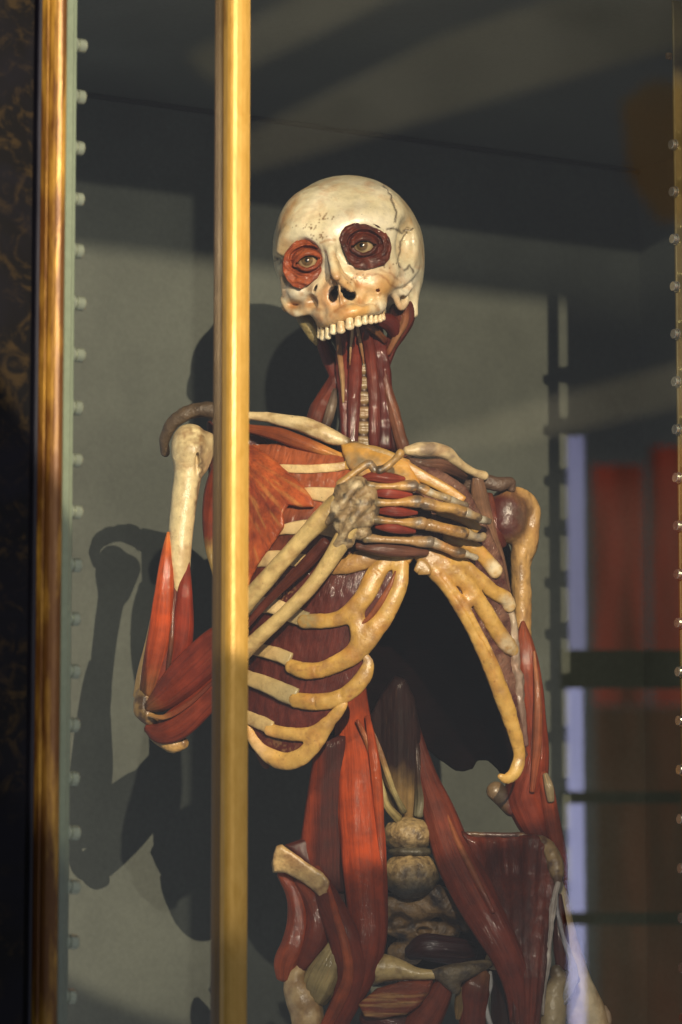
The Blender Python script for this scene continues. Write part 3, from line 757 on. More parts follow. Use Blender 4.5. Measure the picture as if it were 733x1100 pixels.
part('rib_muscle', strand([(x, y, cs1(x, y, 3.6), w, 1.6) for (x, y, w) in ((425, 614, 1.2), (419, 630, 2.6), (409, 647, 3.2), (398, 662, 2.8), (388, 671, 1.2))], '84402a'), 'muscle')
gristle([[(360, 610, 7), (376, 606, 9), (394, 600, 10), (410, 594, 9)]], c1='a87e42')
gristle([[(318, 752, 7.5), (334, 754, 8), (352, 753, 8), (368, 748, 7.5), (382, 738, 8), (392, 725, 7.5), (396, 712, 5), (391, 702, 3)]], [(394, 706, 8, 'a88a68')], grooves=[[(x, y, cs1(x, y, 6), .9) for (x, y) in ((337, 745), (338, 754), (337, 762))], [(x, y, cs1(x, y, 6), .9) for (x, y) in ((364, 742), (366, 750), (366, 757))]])
gristle([[(290, 784, 6), (308, 788, 6.5), (326, 789, 6.5), (344, 783, 6), (358, 771, 6), (367, 759, 5), (371, 750, 3)], [(268, 782, 4.5), (272, 793, 5.5), (281, 805, 6), (294, 814, 8), (308, 818, 8.5), (322, 814, 8.5), (334, 804, 8), (344, 792, 7), (351, 780, 6)]],
        [(278, 800, 14, 'd2ac74')], 'lowest rib cartilage, a pale loop', c1='c49c50')
part('rib_cartilage', flatbones([fl(p) for p in ([(450, 590, 9), (466, 611, 8.5), (482, 632, 7), (495, 651, 7), (508, 675, 7), (520, 699, 7.5), (530, 722, 8), (540, 748, 8), (549, 774, 7.5), (556, 798, 6.5), (558, 815, 6), (553, 830, 6), (544, 837, 4.5), (538, 834, 3)],
         [(462, 594, 8), (482, 609, 9.5), (499, 624, 9), (511, 641, 8), (522, 658, 8), (533, 676, 8), (543, 690, 8.5), (550, 698, 6.5)], [(508, 636, 6), (500, 650, 5)],
         [(488, 600, 7), (504, 612, 7), (519, 626, 7), (532, 637, 7), (543, 643, 7.5), (547, 651, 6.5)], [(482, 577, 6), (500, 584, 6.5), (513, 592, 7), (524, 603, 7), (532, 613, 7.5)])],
         gcol([(545, 694, 11, 'c4ae88'), (546, 648, 9, 'd0bd96'), (532, 611, 9, 'd4c4a0'), (455, 590, 16, '9c7440'), (550, 830, 12, 'c8a458')]), .6, 1.25, 5, 1.0, 10,
         [[(x, y, cs1(x, y, 6.5), w) for (x, y, w) in ((474, 617, .8), (490, 637, 1.8), (503, 657, 2), (516, 681, 1.8), (528, 704, .8))]]), 'gristle', label='flat ochre cartilages sweeping down the far rib margin')
part('rib_muscle', strand([(x, y, cs1(x, y, 2.6), w, 1.4) for (x, y, w) in ((474, 617, .8), (490, 637, 1.8), (503, 657, 2.2), (516, 681, 1.8), (528, 704, .8))], '7e3c26'), 'muscle')
part('rib', strand([(x, y, cs1(x, y, -2), w, w) for (x, y, w) in ((548, 652, 4), (552, 676, 5), (552, 700, 6.5), (554, 716, 5), (557, 730, 6), (558, 748, 5), (561, 770, 4), (565, 800, 3))], [(0, 'b8a488'), (.3, 'a08c78'), (1, '6a4a40')], wob=.45, flute=.1), 'gristle', label='knobbly pale rib ends on the outer flank')

# chest muscle on the left (fan)
pec = [(226, 500), (246, 480), (262, 474), (274, 480), (286, 487), (297, 496), (306, 504), (318, 514), (330, 527), (337, 538), (338, 545), (324, 545), (310, 543), (305, 552), (306, 566), (298, 578), (288, 592),
       (278, 606), (270, 622), (264, 642), (250, 650), (236, 620), (228, 560)]
def pec_fib(V):
    a = np.arctan2(V[:, 1] - 470, V[:, 0] - 236); r = np.hypot(V[:, 1] - 470, V[:, 0] - 236); return np.stack([r, a * 70, V[:, 2]], 1)
def pec_col(P):
    n = fnoise(P[:, 0] / 18, P[:, 1] / 18, 2.2, 4)
    c = mixc(np.tile(lin('b04c2e'), (len(P), 1)), '8c3424', np.clip(.4 + n * 2.8, 0, 1))
    a = np.arctan2(P[:, 1] - 470, P[:, 0] - 236); r = np.hypot(P[:, 1] - 470, P[:, 0] - 236)
    s_ = np.clip((vnoise(a * 30, r / 26, 1.2) - .66) * 6, 0, 1) * np.clip((r - 45) / 35, 0, 1)
    return mixc(c, 'c88a5c', s_ * .35)
def pec_d(X, Y):
    a = np.arctan2(Y - 470, X - 236)
    return cs(X, Y) + 3 + 0.5 * np.sin(a * 34 + 3 * vnoise(X / 40, Y / 40, 1.0))
part('chest_muscle', sheet(pec, pec_d, 8, pec_col, 1.4, 3.5, rough=.8, rs=5, fib=pec_fib, bulge=3.5, bs=16), 'muscle', label='orange-red fan of chest muscle')
part('chest_muscle', strand([(262, 470, 12, 8, 5), (276, 478, 10, 10, 6), (290, 492, 8, 8, 6)], '5a2420', flute=.15), 'muscle')
part('chest_muscle', strand([(296, 494, 22, 4), (312, 487, 24, 7), (332, 486, 28, 8), (356, 494, 36, 6), (384, 500, 44, 3)], [(0, '6a3024'), (.4, '9c4e3a'), (1, 'a8543a')], flute=.08), 'muscle')
part('chest_muscle', strand([(300, 480, 20, 2), (318, 481, 22, 3.5), (338, 487, 26, 2.4)], [(0, '4c3a34'), (.5, '7a6a58'), (1, '5a2a20')], flute=.1), 'muscle_dull')
# ------------------------------------------------------------------ shoulders and arms
part('collarbone', bones([[(232, 452, 16, 4), (262, 447, 24, 4.5), (285, 448, 30, 5.5), (305, 452, 36, 7), (325, 456, 40, 8.5), (343, 463, 44, 9), (358, 470, 47, 8), (372, 474, 48, 5)]],
     lambda P: mixc(mixc(np.tile(lin('dcc594'), (len(P), 1)), '9a7a44', np.clip(3 * fnoise(P[:, 0] / 16, P[:, 1] / 10, P[:, 2] / 10), 0, .7)), '6e5a3a', np.clip((P[:, 0] - 366) / 8, 0, 1)), 1.1, 5, rough=.5), 'bone', label='cream collarbone with a dark pin hole')
part('collarbone_muscle', strand([(250, 458, 20, 4), (272, 461, 32, 5), (298, 466, 38, 7.5), (320, 474, 42, 8), (342, 482, 46, 6.5), (362, 489, 48, 4.5), (386, 497, 50, 2.2)],
     [(0, '6a2c18'), (.3, '7c3420'), (.6, '9c4a30'), (.85, 'bb7a44'), (1, 'd09a50')], flute=.12), 'muscle')
part('collarbone', bones([[(438, 484, 40, 5), (450, 483, 36, 8), (466, 483, 30, 8), (480, 487, 22, 7.5), (492, 497, 14, 5.5), (506, 506, 4, 4.5), (520, 511, -4, 5)]],
     lambda P: mixc(np.tile(lin('c9b184'), (len(P), 1)), '6e5848', np.clip(.3 + 3 * fnoise(P[:, 0] / 14, P[:, 1] / 9, P[:, 2] / 10), 0, .8)), 1.1, 5, rough=.6), 'bone', label='mottled collarbone of the far shoulder')
part('collarbone_muscle', strand([(440, 494, 34, 3), (456, 499, 30, 6), (474, 500, 22, 7.5), (490, 506, 10, 6), (500, 512, 2, 4)], [(0, '50302c'), (.5, '5e3834'), (1, '3c2424')], flute=.16), 'muscle_dull')
# shoulder blades
part('shoulder_blade', bones([[(178, 486, -2, 5), (177, 474, 6, 5.5), (183, 458, 14, 7), (196, 446, 20, 7.5), (212, 440, 24, 7), (226, 440, 24, 8), (240, 446, 20, 7), (252, 450, 16, 5)], [(196, 446, 14, 5), (222, 441, 10, 8), (236, 452, 4, 7)]],
     '5c4a32', 1.2, 6, rough=1.6, rs=9), 'mottled', label='dark brown shoulder blade tip arching over the arm bone')
part('shoulder_blade', bones([[(508, 512, -14, 6), (522, 517, -16, 8), (536, 520, -18, 8), (548, 518, -22, 6), (549, 524, -24, 5)], [(490, 508, -10, 4), (498, 512, -12, 5), (508, 512, -14, 5)], [(492, 528, -22, 10), (504, 518, -18, 9)]],
     '5a4434', 1.2, 5, rough=1.6, rs=8), 'mottled', label='dark lumpy shoulder blade tip of the far shoulder')
part('arm_muscle', strand([(513, 513, -4, 6, 5), (515, 530, -6, 9, 6), (519, 552, -10, 10, 6), (528, 580, -16, 9, 6), (536, 606, -22, 8, 5), (544, 640, -30, 6, 4)], [(0, '7a5248'), (.5, '80564c'), (1, '6a4440')], flute=.05), 'muscle_dull', label='mauve strap of muscle down the flank')
# left arm bone
part('upper_arm_bone', bones([[(204, 474, 22, 19), (206, 482, 24, 21)], [(204, 486, 24, 19), (202, 510, 26, 15), (197, 545, 30, 13.5), (194, 575, 33, 13), (193, 602, 34, 12), (193, 622, 32, 10), (193, 636, 30, 7)], [(222, 476, 14, 12), (214, 500, 18, 10)]],
     lambda P: mixc(mixc(np.tile(lin('e2cf9c'), (len(P), 1)), '8a6a40', near(P, (208, 468, 40), 26) * np.clip(.55 + 3 * fnoise(P[:, 0] / 7, P[:, 1] / 7, P[:, 2] / 7), 0, 1)), '4a2e18', line_d(P, [(216, 480), (217, 505), (213, 530), (210, 552)], 4.5, 6) * .8),
     1.2, 7, rough=.8, rs=14, cuts=[((212, 500, 40), (2.2, 16, 6), 2), ((210, 474, 48), (4, 4, 4), 2)]), 'bone', label='cream arm bone laid bare from the shoulder')
am = 'arm_muscle'
part(am, strand([(181, 572, 38, 1.5), (179, 600, 40, 7), (176, 640, 40, 11), (172, 680, 38, 13), (165, 715, 36, 12), (158, 745, 36, 9)], [(0, 'c8683a'), (.15, 'c24a24'), (.5, 'b8401e'), (.8, '8c3420'), (1, '6e4028')], flute=.06), 'muscle', label='orange-red front of the upper arm')
part(am, strand([(202, 604, 38, 2), (199, 636, 40, 8), (196, 680, 36, 12), (189, 712, 32, 13), (176, 745, 30, 10)], [(0, '7a2418'), (.5, '86281a'), (1, '6c2018')], flute=.06), 'muscle')
part(am, strand([(190, 596, 24, 5), (186, 630, 26, 14), (182, 670, 28, 18), (176, 710, 28, 19), (168, 745, 28, 17)], '6c2216', flute=.05, ring=30), 'muscle')
part(am, strand([(186, 600, 38, 1), (186, 640, 40, 1.6), (184, 690, 44, 2.6), (178, 735, 42, 2)], [(0, '4a1c12'), (.5, '6c3424'), (1, '3a1410')], flute=.0, wob=.2), 'muscle')
part(am, strand([(166, 650, 30, 1.5), (159, 690, 31, 3), (152, 722, 31, 4.5), (148, 748, 30, 5)], [(0, 'd8a468'), (.5, 'd8b070'), (1, 'c8a060')], flute=.0), 'bone', label='cream strip of tendon along the outer arm')
part('elbow_bone', bones([[(156, 746, 32, 10), (154, 762, 34, 10.5), (162, 772, 34, 9)], [(170, 790, 30, 9), (184, 800, 32, 8.5), (196, 798, 30, 7)]], lambda P: mixc(np.tile(lin('c29a58'), (len(P), 1)), '6a4a2c', np.clip(.4 + 3.5 * fnoise(P[:, 0] / 8, P[:, 1] / 8, P[:, 2] / 8), 0, .9)), 1.1, 6, rough=.9, rs=8), 'bone')
part(am, strand([(158, 760, 42, 5), (172, 752, 44, 13), (192, 734, 48, 19), (214, 714, 52, 21), (236, 692, 56, 20), (256, 672, 60, 14)], [(0, '6a3c24'), (.15, '6c2418'), (.5, '74241a'), (1, '6a2218')], flute=.10, ring=30), 'muscle', label='dark red upper forearm muscle')
part(am, strand([(158, 782, 36, 5), (172, 786, 38, 13), (190, 778, 40, 17), (212, 758, 44, 17), (238, 732, 50, 15), (258, 714, 54, 10)], [(0, '6a2418'), (.5, '7c2a1c'), (1, '6a2218')], flute=.08, ring=30), 'muscle')
part(am, strand([(160, 768, 50, 1.5), (178, 770, 54, 3), (204, 755, 58, 3), (236, 726, 62, 2)], [(0, 'a87850'), (.3, '7a3424'), (1, '5a1c16')], flute=0), 'muscle')
part(am, strand([(236, 500, -4, 8), (230, 530, -6, 11), (226, 560, -6, 9), (226, 590, -4, 5), (230, 612, -2, 3), (233, 628, 0, 1.2)], [(0, '7c2a1c'), (.6, '7c2e20'), (.72, 'b8905c'), (1, 'b0905c')], flute=.1), 'muscle')
part('shoulder_blade', sheet([(222, 452), (262, 452), (296, 470), (300, 500), (268, 600), (236, 560), (224, 510)], lambda X, Y: -34 + 0 * X * Y, 8, '4a1c18', 2, 3), 'muscle')
# the two forearm bones crossing to the chest
def fb(P): return mixc(np.tile(lin('cdb274'), (len(P), 1)), '8f7642', np.clip(.1 + 2.5 * fnoise(P[:, 0] / 16, P[:, 1] / 16, P[:, 2] / 16), 0, .8))
part('forearm_bone', bones([[(236, 690, 30, 9), (262, 651, 78, 10), (292, 616, 94, 9.5), (322, 582, 104, 9), (345, 558, 110, 11), (362, 542, 112, 12)]], fb, 1.2, 6, rough=.5, rs=12), 'bone')
part('forearm_bone', bones([[(236, 735, 30, 7), (266, 697, 74, 8.5), (300, 665, 90, 7.5), (330, 635, 98, 7.8), (352, 606, 104, 8.5), (368, 580, 108, 10), (378, 562, 110, 9)]], fb, 1.2, 6, rough=.5, rs=12), 'bone')
part(am, strand([(250, 690, 60, 3), (282, 652, 72, 4), (312, 622, 84, 5.5), (336, 598, 92, 7), (350, 582, 98, 6)], [(0, '54201c'), (.6, '5c2622'), (1, '4a1c1a')], flute=.2), 'muscle', label='dark glistening muscle between the two forearm bones')
# ------------------------------------------------------------------ the hand
hs = lambda x, y, o: cs1(x, y, o)
def knob(P): return np.clip(.35 + 3.5 * fnoise(P[:, 0] / 8, P[:, 1] / 8, P[:, 2] / 8, 3), 0, 1)
wr = Field((338, 500, 74), (424, 600, 142), 1.1)
for e in (((372, 530, 112), (14, 13, 13)), ((366, 544, 114), (15, 13, 13)), ((384, 522, 112), (12, 11, 12)), ((388, 540, 114), (14, 13, 13)), ((380, 556, 112), (14, 12, 12)), ((396, 532, 110), (10, 12, 11)),
          ((394, 556, 110), (11, 12, 11)), ((370, 562, 110), (12, 14, 12)), ((390, 572, 104), (10, 9, 10)), ((372, 580, 108), (9, 10, 9)), ((398, 546, 110), (10, 12, 10))): wr.ell(e[0], e[1], 5)
wr.path([(352, 560, 118, 4), (368, 540, 127, 4), (384, 520, 124, 4)], 5); wr.path([(362, 585, 114, 4), (378, 560, 125, 4), (394, 540, 122, 4)], 5)
wr.ell((368, 556, 130), (7, 4, 6), 4, 'sub', rot=-50); wr.ell((388, 530, 126), (6, 3, 6), 4, 'sub', rot=-40)
wr.rough(1.3, 8, 3)
wrist = part('wrist', wr.mesh(lambda P: mixc(mixc(np.tile(lin('987f58'), (len(P), 1)), 'ccb890', np.clip(4 * fnoise(P[:, 0] / 9, P[:, 1] / 9, P[:, 2] / 9), 0, 1)), '3c3222', np.clip(-4 * fnoise(P[:, 0] / 7, P[:, 1] / 7, P[:, 2] / 7), 0, .9))), 'mottled', label='lumpy grey-ochre wrist joint')
def finger(paths, cols=('b08a4c', '5f5040'), joints=()):
    def col(P):
        c = mixc(np.tile(lin(cols[0]), (len(P), 1)), '8a6a3c', knob(P) * .6)
        for (x, y, r, cc) in joints: c = mixc(c, cc, np.clip(1.5 - np.hypot(P[:, 0] - x, P[:, 1] - y) / r, 0, 1) * np.clip(knob(P) + .45, 0, 1))
        return c
    return part('finger_bone', bones(paths, col, 0.9, 3, rough=.7, rs=6), 'bone', wrist)
GR = '6a5c4a'; LG = 'a8a08c'
# thumb
finger([[(366, 520, 112, 5), (378, 510, 112, 4), (392, 500, 110, 4.5), (397, 498, 110, 4.6)]], joints=[(399, 500, 6, GR)])
finger([[(399, 500, 110, 4.2), (403, 505, 110, 4.5)]], joints=[(401, 503, 7, GR)])
finger([[(408, 505, 112, 5), (415, 502, 112, 4), (424, 494, 113, 3.8), (430, 487, 113, 4.8)]], joints=[(410, 505, 8, '443828')])
def meta(x0, y0, x1, y1, d0, d1, r0=5, r1=6.6, c='b98e4c'):
    xm, ym = (x0 * .45 + x1 * .55), (y0 * .45 + y1 * .55)
    finger([[(x0, y0, d0, r0), ((x0 + xm) / 2, (y0 + ym) / 2 + .5, (d0 * .75 + d1 * .25) + 1, r0 * .72), (xm, ym + .5, (d0 + d1) / 2 + 2, r0 * .72), (x1 - 7, y1, d1 + 1, r1 * .95), (x1, y1, d1, r1)]], (c, GR), [(x1 + 1, y1, 9, GR), (x0, y0, 10, '6f6040')])
meta(396, 522, 444, 522, 112, 104)
meta(400, 540, 450, 539, 114, 104, 5.5, 7)
meta(402, 558, 454, 562, 112, 100, 5, 6.8)
meta(394, 578, 462, 582, 106, 92, 5.5, 6.5, 'a27e50')
def phal(pts, joints, c='b8904e'): finger([pts], (c, GR), joints)
phal([(451, 524, 102, 5), (458, 527, 102, 5.4)], [(453, 525, 6, GR)])
phal([(459, 528, 102, 5), (470, 532, 100, 4.2), (481, 536, 96, 5)], [(481, 536, 8, GR), (462, 528, 4, LG)], 'c0a878')
phal([(484, 537, 94, 4.6), (492, 540, 90, 3.6), (500, 543, 86, 4)], [(485, 538, 6, LG), (500, 543, 6, GR)], '8a7a5c')
phal([(457, 541, 103, 7), (470, 544, 101, 6), (484, 546, 97, 5.8), (497, 550, 91, 6.8)], [(456, 541, 9, GR), (498, 550, 7, '54442f')])
phal([(501, 551, 90, 6), (506, 553, 88, 4.6), (514, 556, 83, 4.6)], [(502, 551, 6, LG), (514, 556, 6, '4c4032')], 'b09060')
phal([(516, 558, 80, 4.6), (521, 559, 78, 4.2), (525, 560, 75, 3.6)], [(518, 558, 5, LG), (526, 560, 4, GR)], '6a5a40')
phal([(461, 564, 98, 6.8), (474, 567, 96, 6), (487, 570, 92, 6), (498, 573, 87, 7)], [(460, 564, 9, '5c4c36'), (498, 573, 8, '4c3e2c')])
phal([(503, 574, 84, 6), (508, 576, 82, 4.6), (516, 578, 78, 4.6), (519, 576, 76, 4)], [(504, 574, 6, LG), (516, 577, 6, '8a8070')], 'a88c5c')
phal([(466, 583, 90, 6), (478, 588, 88, 5), (492, 594, 84, 5.4), (496, 594, 82, 5.4)], [(466, 583, 8, '8a7c66'), (496, 594, 8, '54442f')], 'b0824c')
phal([(500, 595, 80, 4.6), (505, 597, 78, 3.6), (511, 599, 75, 3.6)], [(504, 597, 6, LG), (511, 599, 5, 'b0aa98')], '8a7048')
for pts, c in (([(388, 514, 108, 2), (402, 512, 110, 6), (418, 514, 109, 6.5), (434, 515, 104, 3)], '82302a'), ([(398, 530, 108, 2), (412, 530, 110, 5.4), (426, 531, 108, 5.6), (442, 532, 104, 2.5)], '822a24'),
               ([(404, 549, 108, 2), (416, 549, 110, 5), (430, 550, 108, 5.4), (448, 551, 102, 2)], '742420'), ([(404, 566, 106, 2), (416, 566, 108, 5.5), (430, 568, 106, 5.4), (446, 571, 100, 2)], '742622')):
    part('hand_muscle', strand(pts, c, flute=.18, wob=.08), 'muscle', wrist)
part('hand_muscle', strand([(384, 586, 98, 4), (408, 590, 98, 7), (432, 592, 94, 7), (458, 593, 86, 5)], '5e3430', flute=.14), 'muscle', wrist)
part('hand_muscle', sheet([(392, 512), (440, 518), (462, 540), (468, 580), (440, 590), (400, 588)], lambda X, Y: cs(X, Y) + 8, 7, '46201c', 1.6, 3), 'muscle', wrist)

# far arm
part('upper_arm_bone', bones([[(546, 548, -34, 22), (544, 562, -32, 22)], [(545, 531, -36, 7), (558, 531, -38, 8), (569, 539, -41, 8.5), (573, 553, -42, 8), (571, 570, -42, 8.5), (567, 590, -42, 9)], [(562, 580, -40, 13), (560, 610, -42, 11), (561, 650, -44, 10), (562, 700, -46, 9)]],
     lambda P: mixc(mixc(mixc(np.tile(lin('c39a5c'), (len(P), 1)), '7a5c38', np.clip(.2 + 3 * fnoise(P[:, 0] / 6, P[:, 1] / 22, P[:, 2] / 8), 0, .8)), '55201a', np.clip(1.25 - np.hypot(P[:, 0] - 540, P[:, 1] - 554) / 30, 0, 1) * 1.6),
      '5c4a3a', np.clip(1.2 - np.hypot(P[:, 0] - 556, P[:, 1] - 552) / 22, 0, 1) * np.clip(.8 + 2 * fnoise(P[:, 0] / 8, P[:, 1] / 8, P[:, 2] / 8), 0, 1) * .8),
     1.2, 8, rough=1.4, rs=13, cuts=[((566, 536, -14), (2, 6, 8), 2), ((569, 562, -26), (1.6, 5, 6), 2), ((567, 600, -28), (1.2, 9, 5), 2)]), 'bone', label='arm bone of the far shoulder, its dark red joint ball exposed')
part('arm_muscle', strand([(525, 532, -22, 5), (528, 552, -18, 7), (533, 572, -18, 8), (541, 586, -20, 4)], [(0, '5c2a24'), (.5, '6a241c'), (1, '4a1a18')], flute=.08), 'muscle')
RD = '7c2c1e'
part(am, strand([(562, 668, -32, 2), (563, 690, -32, 10), (566, 720, -32, 14), (571, 760, -32, 14.5), (574, 800, -32, 15), (570, 830, -32, 19), (564, 852, -34, 20), (572, 878, -36, 18), (584, 905, -38, 12), (592, 930, -40, 9)],
     [(0, '8a3c2c'), (.3, RD), (.7, '74281c'), (1, '6a2218')], flute=.13, ring=34, nf=13), 'muscle', label='fluted red upper arm of the far side')
part(am, strand([(574, 700, -22, 1.4), (578, 750, -16, 4), (577, 800, -16, 5), (572, 850, -16, 3)], [(0, '9c5a48'), (.5, '8a4434'), (1, '7c3424')], flute=.1), 'muscle')
part(am, strand([(580, 826, -26, 5), (587, 845, -24, 8), (591, 870, -28, 9), (597, 900, -34, 9), (602, 930, -38, 8), (606, 962, -42, 4)], [(0, '7c3020'), (.5, '82301e'), (1, '6a2418')], flute=.13), 'muscle')
part(am, strand([(586, 832, -18, 3), (590, 846, -16, 5), (592, 860, -18, 4)], '84705c', flute=0), 'muscle_dull')
part('elbow_bone', bones([[(533, 850, -34, 10.5), (540, 856, -36, 11), (552, 866, -38, 12)]], lambda P: mixc(np.tile(lin('7a6446'), (len(P), 1)), '5e2a20', np.clip((P[:, 0] - 540) / 8, 0, 1)), 1.2, 6, rough=.8), 'bone', label='round brown knob on the inner elbow')
part('forearm_bone', bones([[(594, 920, -44, 9), (600, 965, -40, 10), (609, 1010, -36, 12), (621, 1050, -34, 13), (636, 1085, -34, 14), (643, 1104, -34, 12)], [(600, 965, -42, 8), (604, 1010, -42, 10), (612, 1060, -42, 12), (624, 1100, -42, 13)]],
     lambda P: mixc(np.tile(lin('dcc8a0'), (len(P), 1)), '9a7a50', np.clip(.1 + 2.5 * fnoise(P[:, 0] / 14, P[:, 1] / 22, P[:, 2] / 14), 0, .8)), 1.3, 7, rough=.5), 'bone', label='pale forearm bone hanging behind the hip')
part('wrist', bones([[(640, 1088, -38, 10), (650, 1092, -38, 7)], [(648, 1084, -40, 5), (651, 1098, -38, 6)]], 'b8a890', 1.2, 4, rough=1.2), 'bone', label='knobbly wrist end at the hip side')

# ------------------------------------------------------------------ loins
def vert(y, hgt, w, cx, c1='7c6c4c', dark=True):
    return bones([[(cx - w * .55, y, -38, hgt), (cx + w * .55, y, -38, hgt)]], lambda P: mixc(mixc(np.tile(lin(c1), (len(P), 1)), '3a3830', np.clip((P[:, 1] - y - 1) / hgt, 0, 1) * .9), '4a3a28', np.clip(3 * fnoise(P[:, 0] / 5, P[:, 1] / 5, P[:, 2] / 5), 0, .8)), 1.2, 5,
                 ells=[((cx, y - hgt * .72, -38), (w * 1.06, 5, 26)), ((cx, y + hgt * .72, -38), (w * 1.06, 5, 26))], rough=1.6, rs=6)
def vcol(y0, y1):
    return lambda P: mixc(mixc(np.tile(lin('9a8256'), (len(P), 1)), '403c30', np.clip((P[:, 1] - y0 + 14 * fnoise(P[:, 0] / 8, P[:, 1] / 8, 1.)) / (y1 - y0), 0, 1)), '4a3a28', np.clip(3 * fnoise(P[:, 0] / 5, P[:, 1] / 5, P[:, 2] / 5), 0, .8))  # lower half darkened in the pigment as underside shade
part('vertebra', bones([[(428, 897, -38, 15), (450, 897, -38, 15)]], vcol(896, 916), 1.1, 6, ells=[((439, 897, -36), (25, 19, 24))], rough=1.4, rs=5), 'mottled')
part('vertebra', bones([[(430, 938, -34, 18), (452, 938, -34, 18)]], vcol(936, 956), 1.1, 6, ells=[((442, 941, -34), (29, 25, 27))], rough=1.4, rs=5), 'mottled')
part('vertebra', blob((441, 915, -40), (25, 7, 26), '4c4636', 1.2, 1.0, 6), 'mottled', label='grey-brown disc between two vertebrae')
part('sacrum', bones([[(420, 972, -50, 14), (445, 976, -48, 15), (474, 970, -46, 16), (494, 984, -54, 14)], [(420, 990, -56, 14), (450, 1000, -60, 16), (482, 1000, -60, 12)], [(440, 1020, -70, 18), (430, 1024, -68, 14)], [(470, 962, -38, 12), (484, 976, -40, 10), (496, 990, -46, 7), (500, 996, -46, 6)]],
     lambda P: mixc(np.tile(lin('8a6c42'), (len(P), 1)), '2c2018', np.clip(.35 + 3.4 * fnoise(P[:, 0] / 12, P[:, 1] / 12, P[:, 2] / 12), 0, 1)), 1.3, 6, rough=2.2, rs=10,
     cuts=[((430, 990, -38), (13, 9, 12), 3), ((418, 996, -40), (8, 8, 12), 3), ((456, 1000, -44), (9, 5, 9), 2)]), 'mottled', label='dark pitted sacrum deep in the pelvis')
part('hip_muscle', strand([(440, 1024, -42, 8), (456, 1018, -38, 15), (478, 1020, -38, 15), (498, 1022, -40, 13), (508, 1022, -44, 9)], [(0, '2e1216'), (.5, '3a161c'), (1, '30121a')], flute=.22, nf=11, ring=34), 'muscle', label='dark purple fluted muscle inside the pelvis')
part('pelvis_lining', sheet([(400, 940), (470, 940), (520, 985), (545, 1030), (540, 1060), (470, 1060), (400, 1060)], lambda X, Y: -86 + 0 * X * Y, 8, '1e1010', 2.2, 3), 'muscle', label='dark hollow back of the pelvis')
lm = 'loin_muscle'
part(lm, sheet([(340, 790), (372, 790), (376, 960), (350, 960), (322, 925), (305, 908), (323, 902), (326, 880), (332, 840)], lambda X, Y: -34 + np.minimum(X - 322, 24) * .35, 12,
     lambda P: mixc(np.tile(lin('7c2a1a'), (len(P), 1)), '44181a', np.clip((P[:, 0] - 336 + (P[:, 1] - 850) * .1) / 12, 0, 1)), 1.6, 5, rough=.3, rs=16, fib=lambda V: np.stack([V[:, 1], V[:, 0], V[:, 2]], 1), bulge=6), 'muscle_matte')  # left edge painted redder, as if lit
part(lm, strand([(376, 730, -44, 16, 8), (379, 770, -34, 19, 11), (384, 820, -24, 22, 13), (387, 870, -16, 24, 14), (391, 920, -8, 24, 16), (394, 970, 2, 22, 18), (395, 1010, 10, 20, 18), (388, 1045, 14, 17, 17), (372, 1080, 12, 13, 13), (352, 1120, 4, 11, 11)],
     [(0, '70281c'), (.15, 'a43a1c'), (.5, '9c3418'), (.6, '7a2818'), (1, '702418')], ring=40, flute=.07, nf=9), 'muscle_matte', label='thick orange-red band of loin muscle beside the spine')  # shaded top and lower stretch painted darker in the pigment
part(lm, strand([(395, 770, -20, 3), (400, 800, -12, 5), (405, 840, -8, 6), (408, 890, -4, 5), (410, 940, 4, 3)], [(0, '8a3018'), (.4, 'a83e1c'), (1, '702418')], flute=.04), 'muscle_matte')
part(lm, strand([(338, 935, -6, 8), (348, 958, 4, 13), (360, 985, 14, 16), (372, 1012, 20, 18), (380, 1042, 20, 18), (374, 1070, 16, 16), (362, 1095, 10, 14), (350, 1120, 4, 12)], [(0, '5a2018'), (.4, '6c241a'), (1, '76281c')], flute=.05, ring=30), 'muscle_matte')
part(lm, strand([(352, 950, 14, 2), (362, 985, 26, 4.5), (372, 1020, 34, 5), (374, 1050, 32, 6), (362, 1080, 24, 7), (345, 1112, 14, 6)], [(0, '8a3422'), (.5, '96402c'), (1, '8a3422')], flute=.05), 'muscle_matte')
# pelvis bowl, left
part('hip_muscle', sheet([(306, 908), (330, 900), (372, 906), (392, 950), (388, 1000), (366, 980), (352, 958), (338, 938)], lambda X, Y: -22 + (X - 306) * -.15 + (Y - 900) * .1, 10, '461816', 1.8, 4, fib=lambda V: np.stack([V[:, 1], V[:, 0], V[:, 2]], 1)), 'muscle')
part('hip_bone', sheet([(294, 917), (297, 909), (303, 907), (311, 913), (321, 920), (335, 930), (348, 938), (354, 947), (353, 960), (347, 967), (337, 957), (326, 948), (307, 938), (294, 937), (292, 927)], lambda X, Y: 2 + (X - 294) * .22 - (Y - 930) * .25, 14,
     lambda P: mixc(np.tile(lin('cfae74'), (len(P), 1)), '8a6a40', np.clip(.2 + 3 * fnoise(P[:, 0] / 10, P[:, 1] / 10, P[:, 2] / 10), 0, .8)), 1.1, 4, rough=1.0, rs=9, bulge=3, bs=8), 'bone', label='cream rim of the hip bone')
hm = 'hip_muscle'
part(hm, strand([(303, 938, -4, 6), (318, 962, -2, 10), (322, 990, 0, 13), (317, 1015, 4, 14), (308, 1034, 6, 13), (306, 1050, 6, 9)], [(0, '9a3a22'), (.5, 'a03a22'), (1, 'a8442c')], flute=.09, ring=30), 'muscle', label='red outer hip muscle')
part(hm, strand([(322, 946, 0, 7), (337, 968, 4, 11), (343, 990, 6, 14), (338, 1014, 8, 14), (326, 1034, 8, 9), (322, 1042, 8, 5)], [(0, '82301e'), (.6, '7c2a1c'), (1, '6a2418')], flute=.1, ring=30), 'muscle')
